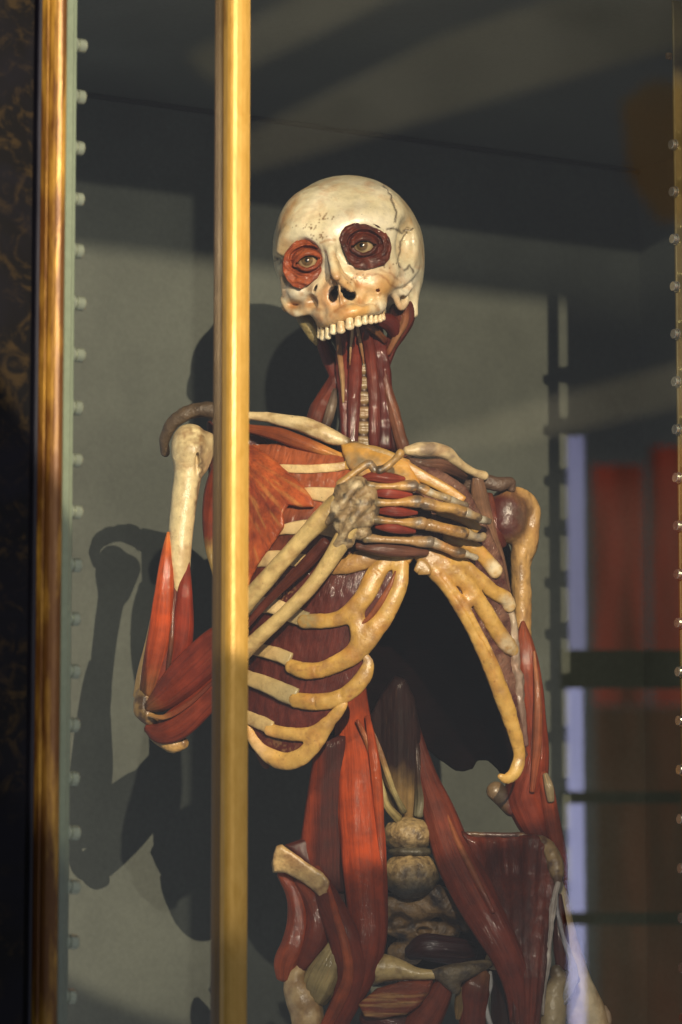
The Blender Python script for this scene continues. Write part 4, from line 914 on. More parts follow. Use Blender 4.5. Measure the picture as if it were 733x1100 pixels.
part('hip_bone', bones([[(358, 984, 4, 5), (362, 1000, 4, 8), (362, 1020, 2, 10), (352, 1050, 0, 12)]], 'b89a64', 1.3, 5, rough=.8), 'bone')
part('hip_capsule', strand([(361, 1006, 14, 5), (360, 1022, 14, 12), (352, 1042, 12, 18), (344, 1060, 10, 19), (340, 1072, 8, 14)], [(0, 'b89a6c'), (.4, '98805c'), (1, 'a88c64')], flute=.16, nf=15, ring=40), 'muscle_dull', label='grey-cream fibrous capsule of the hip joint')
part('thigh_bone', bones([[(322, 1040, 4, 7), (316, 1056, 4, 11), (324, 1070, 4, 18), (330, 1090, 4, 18), (332, 1120, 4, 17)], [(318, 1046, 6, 8), (322, 1040, 6, 5)]],
     lambda P: mixc(np.tile(lin('d2b27c'), (len(P), 1)), '9a7440', np.clip(.15 + 3 * fnoise(P[:, 0] / 14, P[:, 1] / 14, P[:, 2] / 14), 0, .8)), 1.3, 8, rough=1.0, rs=10), 'bone', label='cream top of the thigh bone')
# pubic bones
part('pubic_bone', bones([[(398, 1042, 6, 17), (414, 1040, 10, 15), (430, 1042, 14, 11), (446, 1046, 18, 7.5), (462, 1047, 20, 5.5), (470, 1046, 20, 5)]], lambda P: mixc(np.tile(lin('bfa468'), (len(P), 1)), '8a6e3c', np.clip(.3 + 3 * fnoise(P[:, 0] / 10, P[:, 1] / 10, P[:, 2] / 10), 0, .8)), 1.2, 6, rough=.7), 'bone')
part('pubic_bone', bones([[(466, 1046, 20, 5), (484, 1046, 20, 10), (498, 1044, 18, 10), (514, 1038, 12, 7), (526, 1035, 4, 5)], [(484, 1052, 20, 10), (490, 1062, 16, 6)]], lambda P: mixc(np.tile(lin('6a5a3c'), (len(P), 1)), '3c3020', np.clip(.4 + 3 * fnoise(P[:, 0] / 10, P[:, 1] / 4, P[:, 2] / 10), 0, 1)), 1.2, 5, rough=1.0), 'mottled', label='grey-brown joint between the pubic bones')
part('hip_bone', bones([[(530, 1012, -16, 5), (532, 1024, -14, 8), (528, 1034, -12, 7), (540, 1036, -14, 6)]], 'b0935c', 1.2, 4, rough=.8), 'bone')
# inner thighs
part('thigh_muscle', sheet([(384, 1078), (405, 1062), (430, 1054), (466, 1052), (462, 1066), (452, 1080), (436, 1090), (410, 1094), (392, 1092)], lambda X, Y: 14 + 0 * X * Y, 14, lambda P: mixc(np.tile(lin('7c3222'), (len(P), 1)), 'b07a54', np.clip((vnoise(P[:, 0] / 22, P[:, 1] / 1.8, 3) - .45) * 3, 0, 1) * np.clip((P[:, 1] - 1064) / 8, 0, 1)), 1.4, 5, rough=1.2,
     fib=lambda V: np.stack([V[:, 0], V[:, 1] * 1.4, V[:, 2]], 1), bulge=5), 'muscle_dull', label='cut muscle with frayed pale fibres')
part('thigh_muscle', strand([(480, 1052, 12, 10), (470, 1072, 8, 15), (456, 1094, 4, 20), (440, 1120, 0, 24)], '6e281c', flute=.08), 'muscle')
part('thigh_muscle', strand([(392, 1092, 4, 10), (420, 1100, 4, 16), (450, 1108, 2, 16)], '4c1816', flute=.1), 'muscle')
part('thigh_muscle', strand([(518, 1046, 6, 10), (510, 1062, 6, 17), (508, 1085, 2, 15), (508, 1120, 0, 14)], [(0, '6a3a24'), (.3, '6a261c'), (1, '642218')], flute=.08, ring=28), 'muscle')
part('thigh_muscle', strand([(496, 1062, 10, 5), (494, 1080, 8, 6), (492, 1094, 6, 3)], '7a5a38', flute=.1), 'muscle_dull')
part('thigh_muscle', strand([(540, 1040, -30, 16), (545, 1070, -30, 18), (548, 1120, -30, 20)], '2c1212', flute=.1), 'muscle')
part('tendon', strand([(527, 1044, 2, 1.8), (526, 1058, 4, 3.5), (522, 1076, 4, 2.6), (524, 1092, 4, 3), (532, 1112, 4, 2)], 'a8a4a0', flute=.3), 'muscle_dull', label='glistening white strand in the groin')
# crura and right side
part('diaphragm_muscle', sheet([(394, 775), (410, 745), (424, 726), (436, 730), (446, 752), (454, 800), (464, 840), (464, 866), (456, 880), (440, 886), (426, 884), (414, 866), (402, 830), (394, 800)], lambda X, Y: -48 + np.minimum(np.abs(X - 430), 20) * -.5, 14,
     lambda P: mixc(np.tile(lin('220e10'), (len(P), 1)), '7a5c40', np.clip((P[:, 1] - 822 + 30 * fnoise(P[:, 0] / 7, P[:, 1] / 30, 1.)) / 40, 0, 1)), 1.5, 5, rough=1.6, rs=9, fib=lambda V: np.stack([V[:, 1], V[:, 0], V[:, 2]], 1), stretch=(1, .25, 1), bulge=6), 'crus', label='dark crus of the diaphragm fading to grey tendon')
part('tendon', strand([(384, 774, -16, 2), (396, 800, -14, 3.4), (404, 826, -14, 3.6), (411, 850, -16, 3.6), (416, 866, -20, 4), (428, 880, -26, 5)], [(0, '8a3420'), (.35, '9a5a38'), (.6, 'b8a078'), (1, '7a6844')], flute=.15), 'muscle_dull', label='pale tendon on the near side of the spine')
part('tendon', strand([(396, 776, -18, 1.8), (408, 806, -18, 3), (416, 830, -18, 3.2), (424, 852, -22, 3), (434, 872, -26, 4)], [(0, '6a2a20'), (.4, '8a5a40'), (.7, 'b09a70'), (1, '5c5038')], flute=.15), 'muscle_dull')
part('tendon', strand([(448, 800, -46, 3), (451, 836, -42, 5), (453, 860, -38, 7), (450, 876, -34, 5)], [(0, '2c1414'), (.5, '3c2620'), (1, '6a6450')], flute=.2), 'crus')
part(lm, strand([(440, 762, -60, 5), (448, 800, -54, 9), (458, 836, -46, 12), (470, 870, -38, 17), (486, 915, -26, 21), (506, 955, -12, 22), (528, 995, 2, 20), (546, 1030, 8, 17), (558, 1065, 6, 16), (566, 1120, 0, 15)],
     [(0, '4a1c1a'), (.3, '64261e'), (.6, '74281c'), (1, '6a2218')], flute=.09, nf=9, ring=34), 'muscle', label='long red loin muscle slanting down the far side')
part(lm, strand([(474, 860, -30, 1), (490, 900, -14, 3), (510, 940, 2, 3.5), (530, 980, 14, 2.5)], [(0, '7c3c2c'), (.5, '8c4a38'), (1, '7a2c20')], flute=0), 'muscle')
ilf = [(494, 891), (508, 898), (528, 899), (550, 896), (577, 896), (590, 906), (597, 925), (600, 945), (595, 968), (592, 1000), (588, 1040), (583, 1080), (580, 1112), (548, 1112), (550, 1070), (548, 1035), (546, 1000), (525, 960), (505, 925)]
def il_fib(V):
    a = np.arctan2(V[:, 0] - 566, 1180 - V[:, 1]); return np.stack([V[:, 1], a * 240, V[:, 2]], 1)
part('hip_muscle', sheet(ilf, lambda X, Y: -26 - 26 * np.exp(-((X - 545) / 26) ** 2 - ((Y - 925) / 45) ** 2) + 30 * np.clip((Y - 940) / 110, 0, 1) + 0.8 * np.sin((X - 566) / (1180 - Y) * 90 + 3 * vnoise(X / 30, Y / 60, 1.)), 14,
     lambda P: mixc(np.tile(lin('4c1a14'), (len(P), 1)), '6a2418', np.clip(.5 + 3 * fnoise(P[:, 0] / 10, P[:, 1] / 60, 2.), 0, 1)), 1.5, 6, rough=.8, fib=il_fib, bulge=7, bs=18), 'muscle', label='broad maroon fan of muscle filling the far hip')
part('hip_bone', bones([[(500, 896, -36, 2.6), (540, 897, -36, 3), (572, 899, -32, 5), (586, 908, -24, 8), (595, 922, -18, 9), (598, 936, -14, 8), (599, 946, -12, 5)]],
     lambda P: mixc(np.tile(lin('9a7e50'), (len(P), 1)), '4a2c20', np.clip(.2 + 3 * fnoise(P[:, 0] / 8, P[:, 1] / 8, P[:, 2] / 8), 0, .8) + np.clip((570 - P[:, 0]) / 20, 0, .8)), 1.2, 5, rough=1.2, rs=7), 'bone', label='brown rim of the far hip bone')
part('tendon', strand([(600, 948, -6, 2), (596, 965, -2, 3), (593, 985, 2, 2.4), (591, 1010, 4, 2), (588, 1035, 6, 3.4), (585, 1060, 8, 2), (583, 1090, 8, 1.6)], 'b0a09c', flute=.5, wob=.5), 'muscle_dull', label='silvery strand along the far thigh')
part('tendon', strand([(598, 958, -4, 1.4), (599, 980, -2, 2), (605, 1005, 0, 1.8), (612, 1024, 2, 2.6), (616, 1042, 4, 5), (613, 1062, 4, 6), (606, 1078, 4, 3)], [(0, 'a8a2a4'), (.7, 'b0a8ac'), (1, 'a49c98')], flute=.5, wob=.5), 'muscle_dull')
part('hip_muscle', strand([(600, 962, -20, 4), (601, 990, -16, 8), (603, 1015, -12, 9), (604, 1040, -10, 7)], '4e1a16', flute=.1), 'muscle')
part('thigh_bone', bones([[(598, 1044, -6, 8), (602, 1054, -6, 10), (596, 1066, -4, 13), (594, 1090, -2, 14), (592, 1120, 0, 13)]],
     lambda P: mixc(np.tile(lin('a8946c'), (len(P), 1)), '55452c', np.clip(1.2 - (P[:, 1] - 1036) / 24, 0, 1) * .9), 1.3, 6, rough=1.4, rs=8), 'bone', label='greenish-cream top of the far thigh bone')
# ================================================================== THE CABINET (plan turned 30 degrees to the view)
A = math.radians(30)
E1 = np.array([math.cos(A), math.sin(A)]); N1 = np.array([-math.sin(A), math.cos(A)]); O1 = np.array([0.0, -0.335])
OB = 0.785 * math.cos(A)          # depth of the case
ZTOP = 1.14
def plan(s, o): return O1 + s * E1 + o * N1
def s_of(px, o, py=550):
    a = (px - 366.5) / FPX / CP
    t = (o + N1[1] * (DIST + O1[1])) / (N1[1] + N1[0] * a)
    p = np.array([a * t, -DIST + t]); return float((p - O1) @ E1)
def z_of(py, dist):
    v = (550 - py) / FPX; return dist * (SP + CP * v) / (CP - SP * v)
def dist_of(s, o): return plan(s, o)[1] + DIST
def W(P):
    P = np.array(P, float); q = O1 + P[:, :1] * E1 + P[:, 1:2] * N1
    return np.hstack([q, P[:, 2:3]])
def extr(prof, z0, z1, col='808080', nz=2):
    """closed outline in plan (s, o), pulled upwards"""
    n = len(prof); zs = np.linspace(z0, z1, nz); V = [(s, o, z) for z in zs for (s, o) in prof]
    F = []
    for k in range(nz - 1):
        for i in range(n):
            j = (i + 1) % n
            F.append((k * n + i, k * n + j, (k + 1) * n + j, (k + 1) * n + i))
    V.append((np.mean([p[0] for p in prof]), np.mean([p[1] for p in prof]), z0)); V.append((V[-1][0], V[-1][1], z1))
    for i in range(n):
        j = (i + 1) % n; F.append((j, i, nz * n, nz * n)); F.append(((nz - 1) * n + i, (nz - 1) * n + j, nz * n + 1, nz * n + 1))
    V = W(V); return Geo(V, np.array(F), np.tile(lin(col), (len(V), 1)), V.copy())
def cbox(s0, s1, o0, o1, z0, z1, b=0.0, col='808080'):
    if b:
        pr = [(s0 + b, o0), (s1 - b, o0), (s1, o0 + b), (s1, o1 - b), (s1 - b, o1), (s0 + b, o1), (s0, o1 - b), (s0, o0 + b)]
    else: pr = [(s0, o0), (s1, o0), (s1, o1), (s0, o1)]
    return extr(pr, z0, z1, col)
def rod(c, ax, r0, r1, L, col='808080', n=20, prof=None):
    """short turned peg: centre c (s, o, z), axis +1/-1 along s"""
    prof = prof or [(0, 0), (0, r0), (L, r1), (L, 0)]
    V = []; m = len(prof)
    for (x, r) in prof:
        for k in range(n):
            t = 2 * PI * k / n; V.append((c[0] + ax * x, c[1] + r * math.cos(t), c[2] + r * math.sin(t)))
    F = [(i * n + k, i * n + (k + 1) % n, (i + 1) * n + (k + 1) % n, (i + 1) * n + k) for i in range(m - 1) for k in range(n)]
    V = W(V); return Geo(V, np.array(F), np.tile(lin(col), (len(V), 1)), V.copy())

def paint_mat(name, base, rough=0.5, var=0.25, bump=0.15, metal=0.0, scale=6):
    m = NT(name); tex = m.n('TexCoord'); ob = tex.outputs['Object']
    n1 = m.noise(ob, scale, 4, 0.6); n2 = m.noise(ob, 180, 3, 0.6)
    c = m.mix(1.0, tuple(lin(base)), m.ramp(n1, [(0.3, 1 - var), (0.7, 1 + var)]), 'MULTIPLY')
    c = m.mix(0.4, c, m.ramp(n2, [(0.3, 0.75), (0.7, 1.2)]), 'MULTIPLY')
    p = m.n('BsdfPrincipled'); m.l(c, p.inputs['Base Color']); p.inputs['Metallic'].default_value = metal
    m.l(m.ramp(n1, [(0.3, rough - .06), (0.7, rough + .1)]), p.inputs['Roughness'])
    bp = m.n('Bump'); bp.inputs['Strength'].default_value = bump; bp.inputs['Distance'].default_value = 0.001
    m.l(n2, bp.inputs['Height']); m.l(bp.outputs[0], p.inputs['Normal']); m.l(p.outputs[0], m.out.inputs[0]); return m.m
def gilt_mat(name, ca, cb, cr, thr):
    m = NT(name); tex = m.n('TexCoord'); ob = tex.outputs['Object']
    n1 = m.noise(ob, 40, 5, 0.65, 0.3, (1, 1, .12)); n2 = m.noise(ob, 120, 4, 0.6, 0.3, (1, 1, .4)); n3 = m.noise(ob, 4, 3, .6)
    c = m.mix(m.ramp(n2, [(0.3, 0.0), (0.7, 1.0)]), tuple(lin(ca)), tuple(lin(cb)))
    ad = m.n('Math', operation='MULTIPLY_ADD'); m.l(n3, ad.inputs[0]); ad.inputs[1].default_value = 0.5; m.l(n1, ad.inputs[2])
    w = m.ramp(ad.outputs[0], [(thr, 0.0), (thr + .12, 0.85)])
    c = m.mix(w, c, tuple(lin(cr)))
    p = m.n('BsdfPrincipled'); m.l(c, p.inputs['Base Color']); p.inputs['Metallic'].default_value = 0.2
    m.l(m.ramp(ad.outputs[0], [(0.6, 0.34), (0.95, 0.6)]), p.inputs['Roughness'])
    bp = m.n('Bump'); bp.inputs['Strength'].default_value = 0.4; bp.inputs['Distance'].default_value = 0.0015
    m.l(n2, bp.inputs['Height']); m.l(bp.outputs[0], p.inputs['Normal']); m.l(p.outputs[0], m.out.inputs[0]); return m.m
def marble_mat():
    m = NT('dark_marble'); tex = m.n('TexCoord'); ob = tex.outputs['Object']
    n1 = m.noise(ob, 34, 6, 0.7, 1.6); n2 = m.noise(ob, 6, 4, 0.6, 0.8)
    c = m.mix(m.ramp(n1, [(0.50, 0.0), (0.62, 1.0)]), tuple(lin('050509')), tuple(lin('2a2012')))
    c = m.mix(m.ramp(n2, [(0.42, 0.0), (0.58, 1.0)]), tuple(lin('0a0a14')), c)
    p = m.n('BsdfPrincipled'); m.l(c, p.inputs['Base Color']); p.inputs['Roughness'].default_value = 0.4; p.inputs['Specular IOR Level'].default_value = 0.15
    m.l(p.outputs[0], m.out.inputs[0]); return m.m
def glass_mat():
    m = NT('cabinet_glass'); t = m.n('BsdfTransparent'); g = m.n('BsdfGlossy'); g.inputs['Roughness'].default_value = 0.0
    x = m.n('MixShader'); x.inputs[0].default_value = 0.05; m.l(t.outputs[0], x.inputs[1]); m.l(g.outputs[0], x.inputs[2])
    m.l(x.outputs[0], m.out.inputs[0]); return m.m
def glow_mat(name, col, st, fold=(3, 3, .5), lo=.8, hi=1.15):
    m = NT(name); e = m.n('Emission'); e.inputs[1].default_value = st; tex = m.n('TexCoord')
    n1 = m.noise(tex.outputs['Object'], 5, 2, .5, 0, fold)
    c = m.mix(1.0, tuple(lin(col)), m.ramp(n1, [(0.3, lo), (0.7, hi)]), 'MULTIPLY'); m.l(c, e.inputs[0]); m.l(e.outputs[0], m.out.inputs[0]); return m.m
M['wall'] = paint_mat('olive_grey_paint', '575c54', 0.55, 0.2, 0.1)
M['post'] = paint_mat('grey_green_paint', '74806c', 0.38, 0.10, 0.1)
M['peg'] = paint_mat('painted_metal_peg', 'b4bca4', 0.2, 0.1, 0.1, 0.7)
M['brass'] = paint_mat('brass_strip', '5c5230', 0.35, 0.15, 0.1, 0.5); M['steel'] = paint_mat('worn_steel', 'c4c4bc', 0.16, 0.1, 0.05, 0.9)
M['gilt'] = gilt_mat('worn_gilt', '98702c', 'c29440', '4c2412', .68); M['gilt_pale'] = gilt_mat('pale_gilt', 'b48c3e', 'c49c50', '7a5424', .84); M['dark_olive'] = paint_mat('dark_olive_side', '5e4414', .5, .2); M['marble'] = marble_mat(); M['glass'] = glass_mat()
M['blueline'] = paint_mat('dark_blue_edge', '101020', 0.45, 0.2)
M['black'] = paint_mat('black_gap', '0c0a08', 0.6, 0.2)

cab = empty('display_cabinet', 'tall glass display cabinet with gilt uprights and olive-grey lining around the anatomical figure', 'cabinet')
cab.location = (0.05, 0.05, -0.5)
def cpart(name, geos, mat, parent=None, label=None, smooth=False):
    o = make_obj(name, geos, M[mat], parent or cab, world=False, smooth=smooth)
    if label: o['label'] = label
    return o
Z0, Z1 = -0.45, 1.32
sR = s_of(690, OB)          # far corner of the back panel
sL = s_of(40, OB)
cpart('back_panel', cbox(sL - .1, sR, OB, OB + .02, Z0, ZTOP + .1), 'wall', label='olive-grey painted back of the case')
cpart('side_panel', cbox(sR, sR + .02, 0.036, OB + .022, Z0, ZTOP), 'wall', label='olive-grey side panel in shadow')
cpart('top_panel', cbox(sL - .5, sR + .02, 0.004, OB - .001, ZTOP, ZTOP + .018), 'wall', label='olive-grey panel closing the top of the case')
cpart('joint_strip', cbox(sL - .1, sR - .001, OB - .004, OB - .001, ZTOP - .006, ZTOP - .001), 'black', label='dark uneven seam where back and top meet')
# gilt stile on the left, following its moulded profile
a0, a1 = s_of(37, 0), s_of(63, 0)
w = a1 - a0
prof = [(a0, .03), (a0, -.004), (a0 + .10 * w, -.012), (a0 + .16 * w, -.012), (a0 + .22 * w, -.006)]
for k in range(0, 9):
    t = PI * k / 8; prof.append((a0 + w * (.60 - .36 * math.cos(t)), -.006 - .012 * math.sin(t)))
prof += [(a1, -.004), (a1, .03)]
cpart('gilt_stile', extr(prof, Z0, Z1), 'gilt', label='worn gilt moulding at the left edge, red ground showing through', smooth=False)
cpart('blue_edge', cbox(s_of(32, 0), a0 - .0005, -.008, .03, Z0, Z1, .001), 'blueline')
b0, b1 = s_of(66, .005), s_of(81, .005)
post = cpart('post', [cbox(b0, b0 + (b1 - b0) * .62, .004, .034, Z0, ZTOP - .002, .0015), cbox(b0 + (b1 - b0) * .62 + .0003, b1, .010, .034, Z0, ZTOP - .002, .001)], 'post', label='grey-green upright with shelf pegs on the left')
dl = dist_of(b1, .02); zp = z_of(47, dl); k = 0
PROF = lambda r, L: [(0, 0), (0, r * 1.18), (L * .26, r * 1.18), (L * .27, r * .8), (L * .42, r * .8), (L * .44, r), (L * .93, r), (L, r * .93), (L, 0)]
while zp > Z0 + .05:
    cpart('peg', rod((b1, .022, zp + random.uniform(-.0006, .0006)), 1, 0, 0, 0, prof=PROF(.0068 * random.uniform(.94, 1.05), .0140 * random.uniform(.86, 1.06))), 'peg', post, smooth=False); zp -= 0.0492; k += 1
# middle gilt upright
m0, m1 = s_of(245, -.012), s_of(268, -.012)
w = m1 - m0
prof = [(m0, .0), (m0, -.008), (m0 + .06 * w, -.012)] + [(m0 + w * (.5 - .42 * math.cos(PI * q / 6)), -.012 - .003 * math.sin(PI * q / 6)) for q in range(7)] + [(m1 - .04 * w, -.012), (m1, -.008), (m1, .0)]
mull = cpart('gilt_upright', extr(prof, Z0, Z1), 'gilt_pale', label='narrow gilt upright crossing in front of the shoulder')
cpart('upright_shaded_side', cbox(m0, m1 - .001, .0005, .018, Z0, Z1), 'dark_olive', mull, 'side of the narrow gilt upright, its shade given as dark olive colour')  # side face given a darker colour to stand for shade
# right upright with pegs
r0 = s_of(730, .03)
rp = cpart('post', cbox(r0, r0 + .012, .03, .034, Z0, ZTOP - .002, .001), 'brass', label='brass-lit upright with bright pegs at the right edge')
zp = z_of(158, dist_of(r0, .04))
while zp > Z0 + .05:
    cpart('peg', rod((r0, .0295, zp), -1, 0, 0, 0, prof=PROF(.0050, .0055)), 'steel', rp); zp -= 0.0492
cpart('hinge', [cbox(r0 - .004, r0 + .012, .035, .040, z_of(46, 4), z_of(40, 4), .001), rod((r0 - .001, .034, z_of(46, 4)), -1, 0, 0, 0, prof=PROF(.002, .004))], 'dark_olive', rp)
# front glass
sp_ = s_of(762, 0) + .001; zp = z_of(158, dist_of(r0, .04)) + .6
cpart('glass_pane', cbox(a1, m0 - .001, 0.0, .003, Z0, Z1), 'glass', label='left pane of clear front glass')
cpart('glass_pane', cbox(m1 + .001, s_of(762, 0), 0.0, .003, Z0, Z1), 'glass', label='wide pane of front glass mirroring a window')
ds = cpart('door_stile', cbox(s_of(762, 0) + .001, s_of(762, 0) + .28, -.01, .02, Z0, Z1, .002), 'gilt')
while zp > Z0 + .05:
    if zp < ZTOP - .1: cpart('peg', rod((sp_ - .0001, .012, zp), -1, 0, 0, 0, prof=PROF(.0078, .012)), 'peg', ds)
    zp -= 0.0492
# wall the case is set against
mw = make_obj('marble_wall', cbox(s_of(-160, -.02), s_of(32, -.02) - .001, -.02, .10, Z0, Z1), M['marble'], None, world=False, smooth=False)
tag(mw, 'near-black marble wall with ochre veins at the left of the cabinet', 'wall')

# ================================================================== THE ROOM MIRRORED IN THE GLASS
# window, curtains and wall stand to the right of the viewer; the pane shows them
def mirror(P):
    P = np.array(P, float); q = P[:, :2] - O1; d = q @ N1
    R = P.copy(); R[:, :2] = P[:, :2] - 2 * d[:, None] * N1; return R
def vbox(px0, px1, py0, py1, dist, th, col='808080'):
    """box facing the pane; px/py give its angular size, dist its distance along the folded line of sight"""
    def q(px, py, D):
        u = (px - 366.5) / FPX; v = (550 - py) / FPX; t = D / (CP - SP * v)
        return (u * t, -DIST + D, t * (SP + CP * v))
    x0, _, z1 = q(px0, py0, dist); x1, _, z0 = q(px1, py1, dist); y = dist - DIST
    V = mirror([(x, yy, z) for x in (x0, x1) for yy in (y, y + th) for z in (z0, z1)])
    F = np.array([(0, 1, 3, 2), (4, 6, 7, 5), (0, 4, 5, 1), (2, 3, 7, 6), (0, 2, 6, 4), (1, 5, 7, 3)])
    return Geo(V, F, np.tile(lin(col), (8, 1)), V.copy())
M['day'] = glow_mat('daylight_pane', 'c4c6f8', 5.4); M['redcloth'] = glow_mat('glowing_red_curtain', 'a83424', 1.9, (3, 3, .3), .2, 1.6); M['browncloth'] = glow_mat('glowing_brown_curtain', '8a4a2c', 1.0, (4, 4, .35), .4, 1.4)  # curtains glow by themselves in place of daylight through the cloth
M['dark_wood'] = paint_mat('dark_wood', '241c14', 0.6, .2); M['plaster'] = paint_mat('room_plaster', '5c5448', 0.8, .15)
DW = 6.0
win = empty('tall_window', 'tall narrow daylit window with dark glazing bars, seen as a pale blue stripe in the right-hand glass', 'window')
win.location = tuple(mirror([(0.35, DW - DIST, 0)])[0])
def wpart(name, g, mat, label=None):
    o = make_obj(name, g, M[mat], win, world=False, smooth=False)
    if label: o['label'] = label
    return o
M['dimday'] = glow_mat('dim_daylight_pane', 'b8b8e4', 3.4)
wpart('pane', vbox(611, 631, 468, 716, DW, .01), 'dimday'); wpart('pane', vbox(610, 632, 720, 1250, DW, .01), 'day')
wpart('glazing_bar', vbox(604, 850, 698, 738, DW - .03, .02), 'dark_wood'); wpart('glazing_bar', vbox(604, 850, 850, 862, DW - .03, .02), 'dark_wood')
wpart('glazing_bar', vbox(604, 850, 980, 993, DW - .03, .02), 'dark_wood')
cu = make_obj('curtain', vbox(638, 694, 500, 757, DW + 5, .012), M['redcloth'], None, world=False, smooth=False); tag(cu, 'red glowing curtain strip beside the pale blue window stripe', 'curtain')
cu = make_obj('curtain', vbox(700, 850, 480, 757, DW + 5, .012), M['redcloth'], None, world=False, smooth=False); tag(cu, 'red glowing curtain at the right edge behind the pegs', 'curtain')
cu = make_obj('curtain', vbox(640, 850, 760, 1250, DW + 5, .012), M['browncloth'], None, world=False, smooth=False); tag(cu, 'brownish glowing lower curtain under the dark transom bar', 'curtain')

def vquad(pts, dist, th, col='808080'):
    P = []
    for D in (dist, dist + th):
        for (px, py) in pts:
            u = (px - 366.5) / FPX; v = (550 - py) / FPX; t = D / (CP - SP * v); P.append((u * t, -DIST + D, t * (SP + CP * v)))
    n = len(pts); V = mirror(P)
    F = [(i, (i + 1) % n, n + (i + 1) % n, n + i) for i in range(n)] + [(0, 1, 2, 3), (n + 3, n + 2, n + 1, n)]
    return Geo(V, np.array(F), np.tile(lin(col), (len(V), 1)), V.copy())
M['moulding'] = paint_mat('pale_plaster', 'b0a890', .8, .35, .1, 0, 1.2)
for pts, lab in (([(250, 150), (470, 40), (760, -60), (760, 40), (520, 110), (250, 190)], 'upper plaster ceiling moulding mirrored above the skull'),
                 ([(200, 60), (420, -60), (700, -160), (640, -90), (420, 0), (230, 90)], 'topmost plaster ceiling moulding mirrored in the glass'),
                 ([(440, 470), (600, 425), (800, 372), (800, 420), (620, 462), (440, 500)], 'low plaster moulding mirrored right of the shoulder')):
    g = vquad([pts[0], pts[1], pts[4], pts[5]], DW + 10, .1); g2 = vquad([pts[1], pts[2], pts[3], pts[4]], DW + 10, .1)
    mo = make_obj('ceiling_moulding', [g, g2], M['moulding'], None, world=False, smooth=False); tag(mo, lab, 'moulding', 'plaster mouldings of the room')
hd = vquad([(668, 110), (700, 85), (760, 95), (760, 230)], DW + 9, .1, '5a4020'); hd2 = vquad([(668, 110), (760, 230), (710, 240), (676, 190)], DW + 9, .1)
M['ochre'] = paint_mat('ochre_plaster', '7a5c34', .8, .2)
mo = make_obj('wall_bracket', [hd, hd2], M['ochre'], None, world=False, smooth=False); tag(mo, 'rounded ochre bracket mirrored at the upper right edge', 'bracket')

# ================================================================== LIGHT
def wall_pt(px, py):
    a = (px - 366.5) / FPX / CP; v = (550 - py) / FPX
    o = OB
    t = (o + N1[1] * (DIST + O1[1])) / (N1[1] + N1[0] * (px - 366.5) / FPX / (CP - SP * v))
    D = t; tt = D / (CP - SP * v)
    return np.array([(px - 366.5) / FPX * tt, -DIST + D, tt * (SP + CP * v)])
def lamp(name, P, Q, dist, watts, col, aim, size, blend, r, label):
    P = np.array(P); d = (P - Q) / np.linalg.norm(P - Q); L = P + d * dist
    ld = bpy.data.lights.new(name, 'SPOT'); ld.energy = watts; ld.color = col; ld.spot_size = math.radians(size); ld.spot_blend = blend; ld.shadow_soft_size = r
    o = bpy.data.objects.new(name, ld); COL.objects.link(o); o.location = tuple(L)
    from mathutils import Vector
    v = Vector(tuple(np.array(aim) - L)); o.rotation_euler = v.to_track_quat('-Z', 'Y').to_euler()
    return o
def blocker(Lp, Wb, t):  # unseen bar added to cut the top of the spotlight beam
    d = Wb - Lp; P = Lp + d / np.linalg.norm(d) * t
    V = []
    for a in (-.5, .5):
        for b in (0, .002):
            for c in (0, .06): V.append((P[0] + a * E1[0] + b * N1[0], P[1] + a * E1[1] + b * N1[1], P[2] + c))
    F = np.array([(0, 1, 3, 2), (4, 6, 7, 5), (0, 4, 5, 1), (2, 3, 7, 6), (0, 2, 6, 4), (1, 5, 7, 3)])
    o = make_obj('beam_blocker', Geo(np.array(V), F, np.tile(lin('0c0c0c'), (8, 1)), np.array(V)), M['black'], None, world=False, smooth=False)
    tag(o, 'narrow black metal flap added out of view to cut the spotlight beam', 'lamp flap')
HEAD = to_world([(374, 268, 0)])[0]
aim = to_world([(350, 330, 0)])[0]; aim2 = to_world([(300, 520, 0)])[0]
l1 = lamp('ceiling_spotlight', HEAD, wall_pt(283, 418), 3.2, 520, (1.0, .83, .58), aim, 20, .07, .008, '')
blocker(np.array(l1.location), wall_pt(350, 296), 1.3)
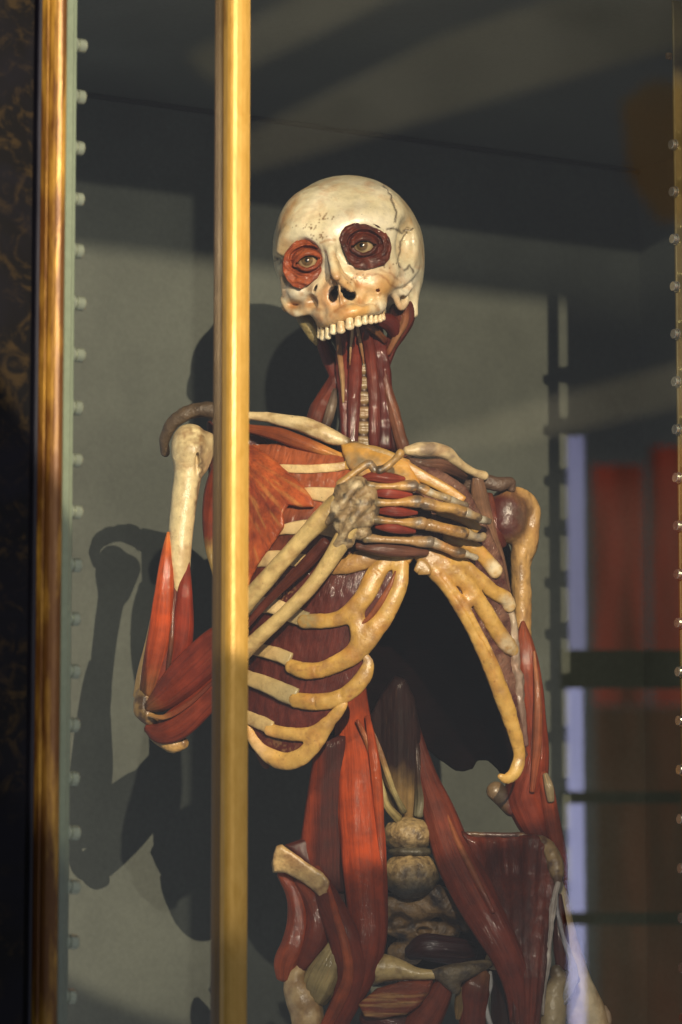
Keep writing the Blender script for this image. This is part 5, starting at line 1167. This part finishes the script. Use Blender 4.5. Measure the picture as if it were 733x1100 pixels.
lamp('ceiling_spotlight', HEAD, wall_pt(368, 440), 3.0, 140, (1.0, .9, .72), aim2, 24, .12, .018, '')
# added spotlight standing in for daylight on the room plaster, away from the case
def vpt(px, py, D):
    u = (px - 366.5) / FPX; v = (550 - py) / FPX; t = D / (CP - SP * v); return mirror([(u * t, -DIST + D, t * (SP + CP * v))])[0]
ld = bpy.data.lights.new('plaster_fill_spot', 'SPOT'); ld.energy = 1500; ld.color = (.95, .95, 1.0); ld.spot_size = math.radians(60); ld.spot_blend = .5; ld.shadow_soft_size = .1
lo_ = bpy.data.objects.new('plaster_fill_spot', ld); COL.objects.link(lo_); lo_.location = tuple(vpt(560, 300, DW + 4.5))
from mathutils import Vector
lo_.rotation_euler = Vector(tuple(vpt(520, 200, DW + 8) - vpt(560, 300, DW + 4.5))).to_track_quat('-Z', 'Y').to_euler()
wd = bpy.data.worlds.new('World'); sc.world = wd; wd.use_nodes = True
wd.node_tree.nodes['Background'].inputs[0].default_value = (.92, .95, 1.0, 1); wd.node_tree.nodes['Background'].inputs[1].default_value = 0.25

# ================================================================== CAMERA
cam = bpy.data.cameras.new('camera'); co = bpy.data.objects.new('camera', cam); COL.objects.link(co)
co.location = (0, -DIST, 0); co.rotation_euler = (PI / 2 + PITCH, 0, 0)
cam.sensor_fit = 'VERTICAL'; cam.sensor_height = 24; cam.lens = FPX / 1100 * 24
cam.clip_start = .05; cam.clip_end = 60
cam.dof.use_dof = True; cam.dof.focus_distance = DIST / CP - 0.03; cam.dof.aperture_fstop = cam.lens / 1000 / 0.026
sc.camera = co
sc.view_settings.view_transform = 'Standard'; sc.view_settings.look = 'None'; sc.view_settings.exposure = 0; sc.view_settings.gamma = 1
sc.render.engine = 'CYCLES'; sc.cycles.use_denoising = True; sc.cycles.max_bounces = 6; sc.cycles.transparent_max_bounces = 12
sc.cycles.caustics_reflective = False; sc.cycles.caustics_refractive = False
try: sc.cycles.denoiser = 'OPENIMAGEDENOISE'
except Exception: pass
print('SCENE BUILT', round(time.time() - T0, 1), 's')
